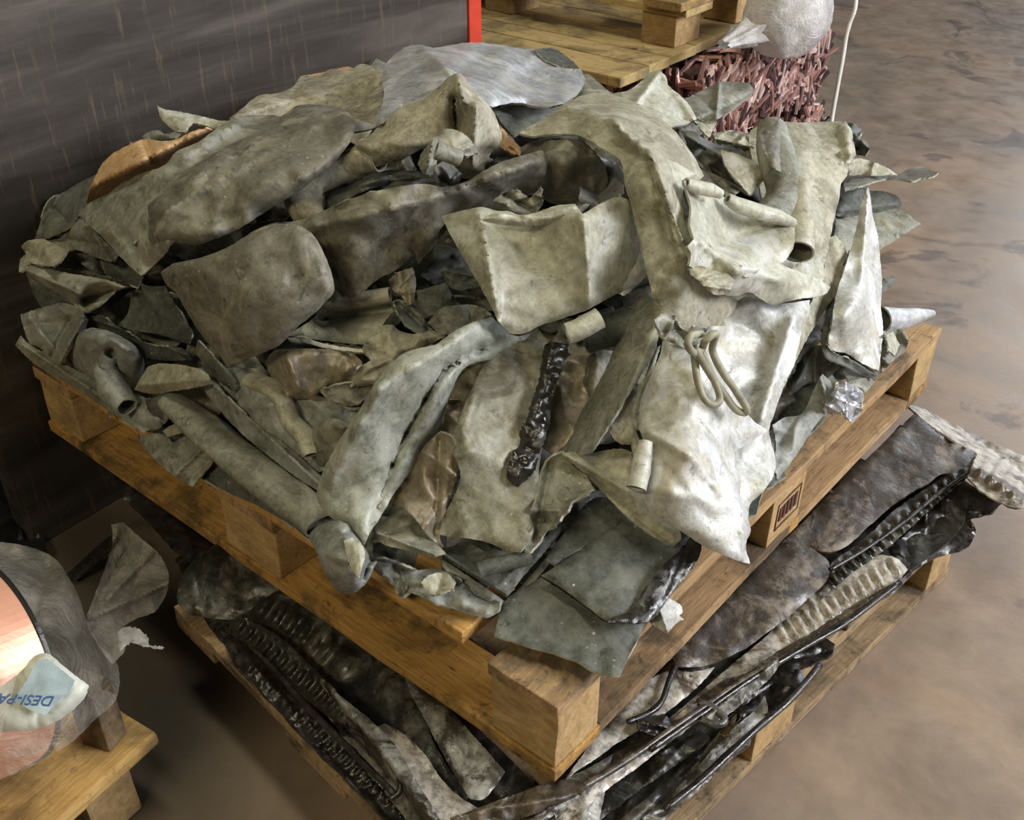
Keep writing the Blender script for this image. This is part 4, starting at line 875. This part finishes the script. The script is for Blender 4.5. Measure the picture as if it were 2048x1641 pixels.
s('glossy black tar', [(1090,690),(1112,684),(1136,688),(1132,715),(1120,745),(1108,775),(1104,800),(1092,822),(1096,850),(1090,880),(1080,905),(1072,935),(1055,960),(1036,975),(1020,965),(1013,940),(1022,915),(1034,890),(1040,862),(1055,835),(1062,805),(1075,770),(1082,730)], .084, 'K', name='tar_streak', parent=pan2, amp=.006, fine=.006, thick=.005, droop=.006, jit=2.5, step=4.5)
s('dark sheet with a golden reflection right of the tar streak', [(1105,800),(1118,755),(1135,715),(1165,700),(1205,700),(1240,705),(1225,750),(1195,800),(1165,850),(1140,895),(1115,912),(1092,900),(1098,860)], .035, 'T', amp=.008, ctl=[(1110,800,.0),(1180,740,-.01),(1120,890,.01)])
s('brown rounded scrap tucked beside the long narrow strip', [(1165,760),(1170,725),(1185,702),(1205,698),(1225,712),(1222,745),(1205,780),(1185,805)], .048, 'D', amp=.005, droop=.02)
s('grey sheet with a wavy curled right edge below the skirt', [(1078,985),(1085,945),(1100,918),(1125,905),(1150,935),(1178,962),(1192,982),(1165,992),(1145,1002),(1135,1022),(1122,1035),(1112,1058),(1095,1062),(1078,1085),(1060,1105),(1046,1098),(1060,1060),(1062,1030)], .065, 'G', amp=.009, droop=-.006, cre=[((1100,930),(1070,1080),-.012,8),((1185,980),(1110,1050),.014,6)])
s('upper dark offcut of the layered pair under the tall panel', [(868,1098),(900,1108),(940,1112),(985,1100),(1040,1110),(1075,1092),(1108,1055),(1125,1035),(1118,1070),(1085,1110),(1050,1150),(1014,1196),(990,1180),(950,1155),(905,1125)], .035, 'V', amp=.004, cre=[((880,1105),(1012,1188),.010,5)])
tube('rolled_hem', 'thin dark rolled edge across the layered pair under the tall panel', [(958,1142),(990,1132),(1030,1122),(1062,1112)], .008, M['V'], off=.055)
s('lower pale-edged offcut of the layered pair under the tall panel', [(880,1116),(905,1132),(950,1162),(988,1188),(1014,1206),(1050,1165),(1090,1118),(1120,1085),(1110,1110),(1060,1175),(1018,1222),(985,1208),(930,1172),(890,1140)], .018, 'B', amp=.003)
s('blue-grey crumpled wad near the front edge right of the balled end piece', [(748,1120),(770,1118),(800,1130),(830,1140),(868,1138),(905,1150),(945,1180),(1000,1205),(998,1222),(978,1236),(935,1228),(895,1215),(850,1198),(820,1185),(800,1196),(790,1175),(765,1155)], .035, 'B', amp=.011, nc=8)
s('small yellowish shiny scrap on the blue-grey crumpled wad', [(842,1165),(860,1150),(895,1148),(912,1165),(908,1180),(878,1192),(855,1185)], .055, 'Y', amp=.006)
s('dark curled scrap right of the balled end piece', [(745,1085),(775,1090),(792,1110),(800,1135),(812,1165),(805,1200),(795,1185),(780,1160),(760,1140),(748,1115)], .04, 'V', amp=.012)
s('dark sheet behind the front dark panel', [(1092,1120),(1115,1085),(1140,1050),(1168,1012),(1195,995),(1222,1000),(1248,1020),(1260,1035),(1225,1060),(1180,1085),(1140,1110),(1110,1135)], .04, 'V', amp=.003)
s('dark mottled panel with a tarry right edge at the front corner', [(1082,1152),(1120,1128),(1170,1095),(1220,1062),(1262,1035),(1300,1060),(1350,1090),(1380,1070),(1400,1082),(1396,1115),(1370,1150),(1335,1195),(1302,1238),(1260,1245),(1214,1243),(1175,1215),(1130,1182)], .045, 'V', amp=.003, droop=.005)
s('tar-blackened strip along the right edge of the dark mottled panel', [(1385,1066),(1404,1076),(1400,1110),(1372,1152),(1336,1198),(1304,1240),(1262,1248),(1216,1246),(1222,1238),(1262,1222),(1285,1185),(1310,1150),(1335,1122),(1362,1100)], .056, 'K', amp=.003, thick=.004)
s('flat smooth grey-green plate overhanging the front corner of the pallet', [(988,1272),(996,1240),(1008,1205),(1040,1180),(1082,1155),(1120,1180),(1170,1215),(1214,1246),(1262,1246),(1300,1225),(1284,1262),(1262,1305),(1241,1352),(1215,1350),(1182,1340),(1150,1322),(1100,1305),(1040,1288)], .022, 'V', amp=.0015, droop=.001, nc=0, fine=.0006)
s('small bright curled offcut on the right pallet edge by the front corner', [(1296,1206),(1308,1188),(1320,1186),(1340,1198),(1362,1212),(1366,1225),(1358,1232),(1368,1240),(1352,1248),(1335,1268),(1318,1258),(1300,1245)], .02, 'W', amp=.008, cre=[((1310,1195),(1335,1262),.014,8)], lo=.40)

# ------------------------------------------------------------------ tarry strips on the lower pallet
G2 = 'tarry cable sheath strips on the lower pallet'
def r(label, outl, z, mat, name='sheath_strip', **k):
    k.setdefault('lo', .176); k.setdefault('amp', .005); k.setdefault('group', G2); k.setdefault('thick', .004); k.setdefault('fine', .0035)
    return sheet(name, label, outl, 0.0, mat=M[mat], zf=z, cat='sheath strip', **k)
def zf(zin, zout):   # height falls from the upper pallet outwards, right side
    return [(1100,1568,zin),(1830,820,zin),(1250,1700,zout),(2000,960,zout)]
r('broad black tarry sheet lying lowest over the right side of the lower pallet', [(1080,1600),(1250,1440),(1450,1230),(1650,1020),(1800,850),(1880,880),(1930,960),(1925,1050),(1850,1120),(1740,1190),(1600,1310),(1480,1420),(1380,1530),(1250,1650),(1150,1690),(1080,1680)], [(1100,1600,.19),(1800,880,.185),(1250,1650,.160),(1900,1050,.160),(1600,1310,.18)], 'KD', lo=.170, amp=.003, step=10)
r('broad black tarry sheet lying lowest over the left side of the lower pallet', [(350,1120),(420,1060),(560,1130),(760,1300),(980,1480),(1100,1600),(1080,1680),(820,1680),(700,1540),(590,1420),(500,1330),(430,1270)], [(400,1100,.18),(1050,1600,.185),(500,1320,.172),(760,1600,.172)], 'KD', lo=.170, amp=.003, step=10)
r('wide brown-black sheath sheet beside the upper pallet at far right', [(1828,828),(1845,838),(1862,852),(1905,880),(1952,905),(1946,930),(1925,945),(1880,950),(1860,965),(1815,990),(1775,1020),(1730,1060),(1690,1095),(1660,1105),(1630,1100),(1560,1090),(1600,1050),(1700,950)], zf(.235,.20), 'KB', amp=.003)
r('wide brown-black blotched sheath sheet beside the upper pallet at front right', [(1570,1085),(1610,1092),(1640,1108),(1658,1125),(1660,1150),(1645,1172),(1615,1200),(1580,1232),(1540,1262),(1490,1298),(1440,1322),(1400,1335),(1352,1334),(1345,1318),(1300,1345),(1330,1290),(1430,1200)], zf(.240,.205), 'KB', amp=.004)
r('pale ribbed strip reaching out furthest to the right over the floor', [(1812,808),(1840,815),(1880,835),(1930,860),(1990,888),(2060,918),(2060,1012),(2030,1016),(1995,1003),(1965,985),(1935,955),(1955,908),(1905,880),(1862,852),(1836,830)], [(1820,820,.225),(1950,910,.215),(2050,970,.19)], 'KW', lo=None, rib=(1900,895,2060,985,24,26,.010))
r('long dark ribbed strip edging the wide brown-black sheets', [(1950,930),(1944,945),(1900,985),(1850,1030),(1800,1075),(1750,1115),(1700,1150),(1660,1185),(1640,1200),(1655,1165),(1662,1130),(1700,1100),(1740,1068),(1790,1020),(1840,985),(1890,952)], zf(.22,.205), 'KD', rib=(1930,945,1655,1170,16,24,.014), amp=.004)
r('glossy black crumpled sheath end on the right corner of the lower pallet', [(1895,955),(1925,960),(1952,975),(1985,990),(2006,1004),(1990,1020),(1962,1034),(1940,1040),(1952,1060),(1945,1082),(1928,1100),(1900,1108),(1870,1118),(1830,1140),(1790,1160),(1765,1150),(1745,1130),(1790,1090),(1830,1050),(1865,1000)], [(1800,1100,.18),(1900,960,.19),(2000,1005,.165),(1930,1090,.15)], 'K', lo=None, amp=.014, nc=8)
r('pale ribbed strip on the right side of the lower stack', [(1568,1235),(1600,1205),(1640,1175),(1690,1140),(1735,1115),(1765,1110),(1795,1118),(1816,1140),(1795,1165),(1755,1195),(1705,1225),(1650,1258),(1600,1290),(1550,1318),(1490,1348),(1440,1385),(1390,1425),(1340,1460),(1330,1445),(1400,1385),(1470,1325),(1530,1275)], zf(.215,.195), 'KW', rib=(1790,1135,1560,1275,22,20,.009), amp=.004)
r('brown double-edged long strip running below the pale ribbed strip', [(1825,1145),(1790,1185),(1740,1215),(1690,1250),(1640,1280),(1590,1310),(1530,1345),(1460,1395),(1380,1455),(1300,1510),(1220,1560),(1150,1600),(1080,1650),(1010,1680),(1000,1650),(1080,1600),(1170,1540),(1260,1490),(1340,1440),(1420,1380),(1500,1330),(1580,1290),(1700,1215)], zf(.214,.200), 'KB', cre=[((1820,1150),(1540,1330),.014,4),((1540,1330),(1030,1660),.016,4)])
r('black glossy strip hanging right of the brown double-edged strip', [(1600,1300),(1622,1278),(1645,1270),(1670,1290),(1664,1308),(1640,1322),(1610,1335),(1575,1350),(1530,1380),(1490,1410),(1450,1440),(1440,1425),(1500,1375),(1550,1330)], zf(.200,.190), 'K', amp=.010)
r('grey half-round strip between two black strips low on the right', [(1395,1420),(1440,1390),(1490,1352),(1530,1320),(1552,1308),(1562,1325),(1545,1352),(1510,1385),(1470,1420),(1440,1440),(1410,1450)], zf(.220,.208), 'KG', cre=[((1415,1435),(1550,1325),.02,16)])
r('black folded strip above the floor at the lower right', [(1480,1410),(1520,1375),(1560,1350),(1595,1338),(1608,1350),(1610,1372),(1592,1395),(1560,1415),(1530,1430),(1500,1440),(1470,1450)], zf(.196,.186), 'K', amp=.010)
r('dark brown upturned strip at the lower right edge', [(1390,1540),(1430,1495),(1470,1455),(1505,1425),(1530,1392),(1536,1420),(1530,1445),(1505,1465),(1500,1490),(1460,1520),(1425,1555),(1400,1580),(1350,1620),(1290,1660),(1270,1650),(1330,1600)], zf(.205,.196), 'KG', amp=.009)
r('pale curved strip with a dark rim in the lower middle', [(1420,1402),(1415,1425),(1370,1462),(1320,1500),(1270,1540),(1225,1572),(1180,1610),(1150,1650),(1110,1680),(1090,1650),(1140,1600),(1200,1550),(1260,1505),(1330,1455),(1380,1412)], zf(.215,.205), 'KW', amp=.006)
r('whitish sheet peeping out below the front corner of the upper pallet', [(1255,1400),(1300,1360),(1345,1340),(1380,1345),(1430,1335),(1400,1370),(1340,1420),(1290,1455),(1230,1490),(1190,1520),(1150,1545),(1130,1560),(1180,1490)], zf(.228,.20), 'KW', amp=.004)
r('grey square-cornered sheet under the front corner of the upper pallet', [(1095,1585),(1130,1560),(1180,1535),(1225,1510),(1215,1560),(1205,1610),(1195,1660),(1120,1660),(1105,1620)], [(1100,1590,.225),(1200,1530,.225),(1200,1650,.20)], 'KG', amp=.003)
r('dark rough strip along the bottom right rim of the lower pallet', [(1200,1680),(1240,1640),(1290,1600),(1350,1550),(1400,1510),(1440,1470),(1460,1480),(1430,1520),(1380,1565),(1330,1610),(1270,1650),(1240,1680)], zf(.188,.182), 'KD', amp=.008)
# left side
zl = [(360,1150,.24),(640,1200,.242),(1100,1568,.242),(480,1340,.16),(700,1600,.16),(300,1000,.24)]
r('black tar-covered sheet under the left middle of the upper pallet', [(355,1205),(362,1160),(380,1130),(405,1105),(430,1090),(460,1080),(520,1100),(600,1150),(640,1200),(560,1200),(515,1215),(488,1238),(455,1240),(410,1236),(375,1228)], zl, 'KD', amp=.003)
r('dark ribbed sheet running under the front left edge of the upper pallet', [(455,1222),(488,1232),(520,1205),(560,1180),(600,1185),(660,1225),(720,1270),(770,1310),(800,1345),(830,1390),(850,1440),(870,1490),(900,1540),(940,1590),(930,1610),(890,1590),(850,1550),(800,1500),(740,1455),(690,1410),(640,1350),(590,1300),(530,1262),(480,1245)], zl, 'KD', amp=.005, rib=(530,1215,680,1320,30,30,.012))
r('narrow ribbed strip with glossy dimples left of the dark ribbed sheet', [(452,1240),(490,1240),(540,1262),(590,1300),(640,1352),(680,1392),(705,1430),(690,1450),(650,1430),(600,1385),(550,1340),(505,1300),(470,1270)], [(460,1240,.215),(700,1440,.215),(500,1300,.205)], 'KD', rib=(480,1255,690,1430,15,22,.014), amp=.004)
r('outermost thin black strip on the left rim of the lower stack', [(440,1262),(470,1275),(520,1320),(580,1375),(640,1430),(700,1490),(750,1535),(800,1580),(850,1640),(870,1670),(800,1670),(750,1620),(690,1560),(620,1490),(550,1415),(500,1360),(465,1320)], [(450,1280,.18),(850,1650,.18),(600,1450,.175)], 'K', amp=.006, rib=(500,1340,830,1650,12,18,.010))
r('brown layered strip with a rounded hem in the lower left', [(640,1360),(690,1400),(740,1440),(790,1490),(820,1540),(850,1590),(880,1640),(890,1670),(830,1670),(790,1610),(740,1550),(700,1500),(660,1440),(640,1400)], [(650,1380,.222),(860,1650,.222),(760,1520,.225)], 'KG', amp=.007)
r('blotched pale sheet at the bottom beside the layered strip', [(735,1462),(770,1448),(810,1470),(850,1510),(880,1555),(920,1595),(960,1620),(1000,1660),(880,1670),(850,1620),(820,1570),(790,1520)], [(750,1460,.232),(900,1600,.228),(950,1660,.228)], 'KW', amp=.008)
r('narrow grey-white strip slipping out from under the upper pallet at the bottom', [(808,1352),(840,1360),(870,1385),(905,1425),(945,1470),(985,1515),(1010,1545),(990,1575),(965,1600),(940,1598),(915,1560),(880,1500),(850,1440),(825,1395)], [(820,1360,.244),(960,1590,.240),(900,1450,.244)], 'KG', amp=.002)
r('bundle of thin brown strips crossing at the very bottom', [(900,1640),(960,1615),(1030,1590),(1100,1565),(1150,1560),(1180,1575),(1140,1600),(1080,1625),(1020,1650),(980,1680),(900,1680)], [(900,1640,.225),(1100,1570,.235),(1020,1660,.22)], 'KB', amp=.010, nc=10)
r('long black tarry strip under the far left of the upper pallet', [(190,905),(230,920),(280,960),(330,1010),(380,1060),(430,1090),(415,1105),(385,1130),(345,1100),(300,1050),(250,1000),(210,950)], [(200,920,.235),(400,1100,.24),(300,1030,.235)], 'K', amp=.008)
r('dark grey strip folded beside the long black tarry strip', [(318,1020),(345,1010),(380,1050),(425,1085),(440,1100),(425,1120),(400,1108),(370,1085),(340,1055)], [(320,1020,.20),(420,1110,.21)], 'KD', amp=.006)
r('thin glossy strip pointing left towards the steel panel', [(128,1152),(160,1125),(195,1092),(228,1068),(240,1078),(215,1105),(180,1135),(150,1162)], [(140,1150,.012),(230,1075,.10)], 'K', lo=None, amp=.004)
sheet('black_plastic', 'crumpled black plastic lying on the floor left of the steel panel', [(-40,860),(0,880),(30,940),(60,1000),(85,1060),(95,1110),(60,1120),(0,1100),(-40,1100)], 0, zf=[(0,900,.10),(80,1080,.03),(0,1090,.08)], mat=M['black'], amp=.02, nc=8, lo=None, cat='plastic', group=None)

# thin tar-coated edges and cables lying along the strips
for lab, pts, rr_, mt in (
 ('thin glossy tar-coated edge between the two wide brown-black sheets and the ribbed strip', [(1945,940),(1880,985),(1800,1050),(1720,1105),(1660,1140)], .004, 'K'),
 ('thin wet cable running below the pale ribbed strip', [(1800,1165),(1700,1240),(1600,1300),(1500,1360),(1400,1430),(1300,1500)], .005, 'K'),
 ('thin brown cable next to the double-edged long strip', [(1540,1330),(1450,1385),(1350,1455),(1240,1530),(1120,1600)], .005, 'KB'),
 ('short dark cable crossing the whitish sheet below the front corner', [(1350,1335),(1335,1370),(1325,1400),(1300,1425),(1255,1445)], .0045, 'K'),
 ('dark curved cable end hooked over the grey half-round strip', [(1395,1405),(1425,1415),(1450,1440),(1430,1450),(1400,1440)], .006, 'KD'),
 ('thin black edge cable at the right rim of the lower stack', [(1640,1330),(1580,1400),(1500,1470),(1420,1545),(1330,1620)], .005, 'K'),
 ('thin tarry cable along the left rim of the lower stack', [(470,1262),(540,1330),(620,1420),(700,1500),(790,1590)], .005, 'K'),
 ('arched thin cable over the brown layered strip in the lower left', [(700,1460),(745,1485),(790,1530),(800,1580),(780,1600)], .004, 'KD')):
    tube('tarry_cable', lab, pts, rr_, M[mt], off=.008, group=G2, cat='cable', zf=[(1100,1568,.232),(1830,820,.225),(1250,1700,.205),(2000,960,.205),(500,1340,.20),(700,1480,.225)], wob=.3, seg=8, cap=True)
r('crumpled black film scrap glistening on the lower right strips', [(1275,1440),(1300,1425),(1330,1430),(1345,1450),(1330,1470),(1300,1475),(1280,1462)], [(1300,1450,.225)], 'K', amp=.012)
r('dark upturned flap between the grey half-round strip and the rim', [(1180,1600),(1240,1560),(1300,1520),(1350,1490),(1400,1462),(1420,1475),(1380,1510),(1310,1560),(1240,1610),(1190,1650)], [(1200,1620,.190),(1400,1470,.190)], 'KD', amp=.008)

s('thin pale folded lip under the smooth pale sheet in the centre', [(574,678),(600,674),(650,688),(700,696),(738,700),(740,706),(700,703),(650,696),(600,684)], .045, 'L', amp=.002, droop=0)
s('narrow olive strip between the blue-grey stained sheet and the brown-grey knobbed sheet', [(470,700),(500,705),(530,740),(548,770),(560,790),(540,785),(515,765),(490,735)], .04, 'G', amp=.006)
s('dark leaf-shaped sheet hanging below the left tip of the big drooping dark sheet', [(395,680),(430,715),(460,745),(480,775),(470,785),(445,770),(415,735),(392,705)], .045, 'V', amp=.005)
s('small yellowish torn scrap under the long grey rolled tube', [(325,862),(345,850),(380,842),(402,846),(395,858),(360,868),(335,874)], .035, 'Y', amp=.006)
s('curved dark fold beneath the bent yellow-brown tube', [(655,425),(700,395),(760,372),(830,362),(860,352),(800,350),(720,360),(665,385),(650,405)], .045, 'V', amp=.008)
s('pale curled strip along the top edge of the folded cream panel', [(960,440),(985,428),(1040,432),(1100,420),(1150,412),(1166,430),(1120,444),(1060,452),(1000,450)], .125, 'L', amp=.004, droop=.004)
s('bluish worn right corner of sheet beneath the folded cream panel', [(1180,560),(1230,520),(1275,480),(1296,520),(1292,550),(1270,575),(1248,592),(1232,588),(1200,606)], .080, 'S', amp=.005)
s('white strip standing in for the highlight along the upper ridge of the basin-shaped sheet', [(1392,470),(1410,480),(1440,510),(1475,528),(1520,540),(1500,556),(1465,548),(1430,540),(1405,515),(1390,495)], .150, 'W', amp=.006, droop=.006)  # bright strip added: the ridge's highlight put in as colour
s('brown twisted leaf between the dark curled sheet and the fan-shaped sheet', [(1385,330),(1420,345),(1455,362),(1480,380),(1470,392),(1435,384),(1400,368),(1378,352)], .06, 'D', amp=.006)
s('pale sheet edge showing behind the narrow upright roll', [(1580,540),(1605,520),(1640,515),(1650,545),(1640,575),(1610,560)], .095, 'L', amp=.005)
s('flat brown-grey sheet seen through the gap beside the dark mottled panel', [(1395,1000),(1430,985),(1470,1010),(1490,1060),(1450,1075),(1410,1050)], .02, 'V', amp=.005)

for lb, it in LAB.items():
    it.sort(key=lambda t: t[0])
    nm = {1: [''], 2: ['upper of two, ', 'lower of two, ']}.get(len(it), ['uppermost of several, ']+['middle one of several, ']*(len(it)-2)+['lowest of several, '])
    for (yy, sc), w_ in zip(it, nm): sc['label'] = w_+lb
for o in bpy.data.objects:
    if '_o' in o: del o['_o']
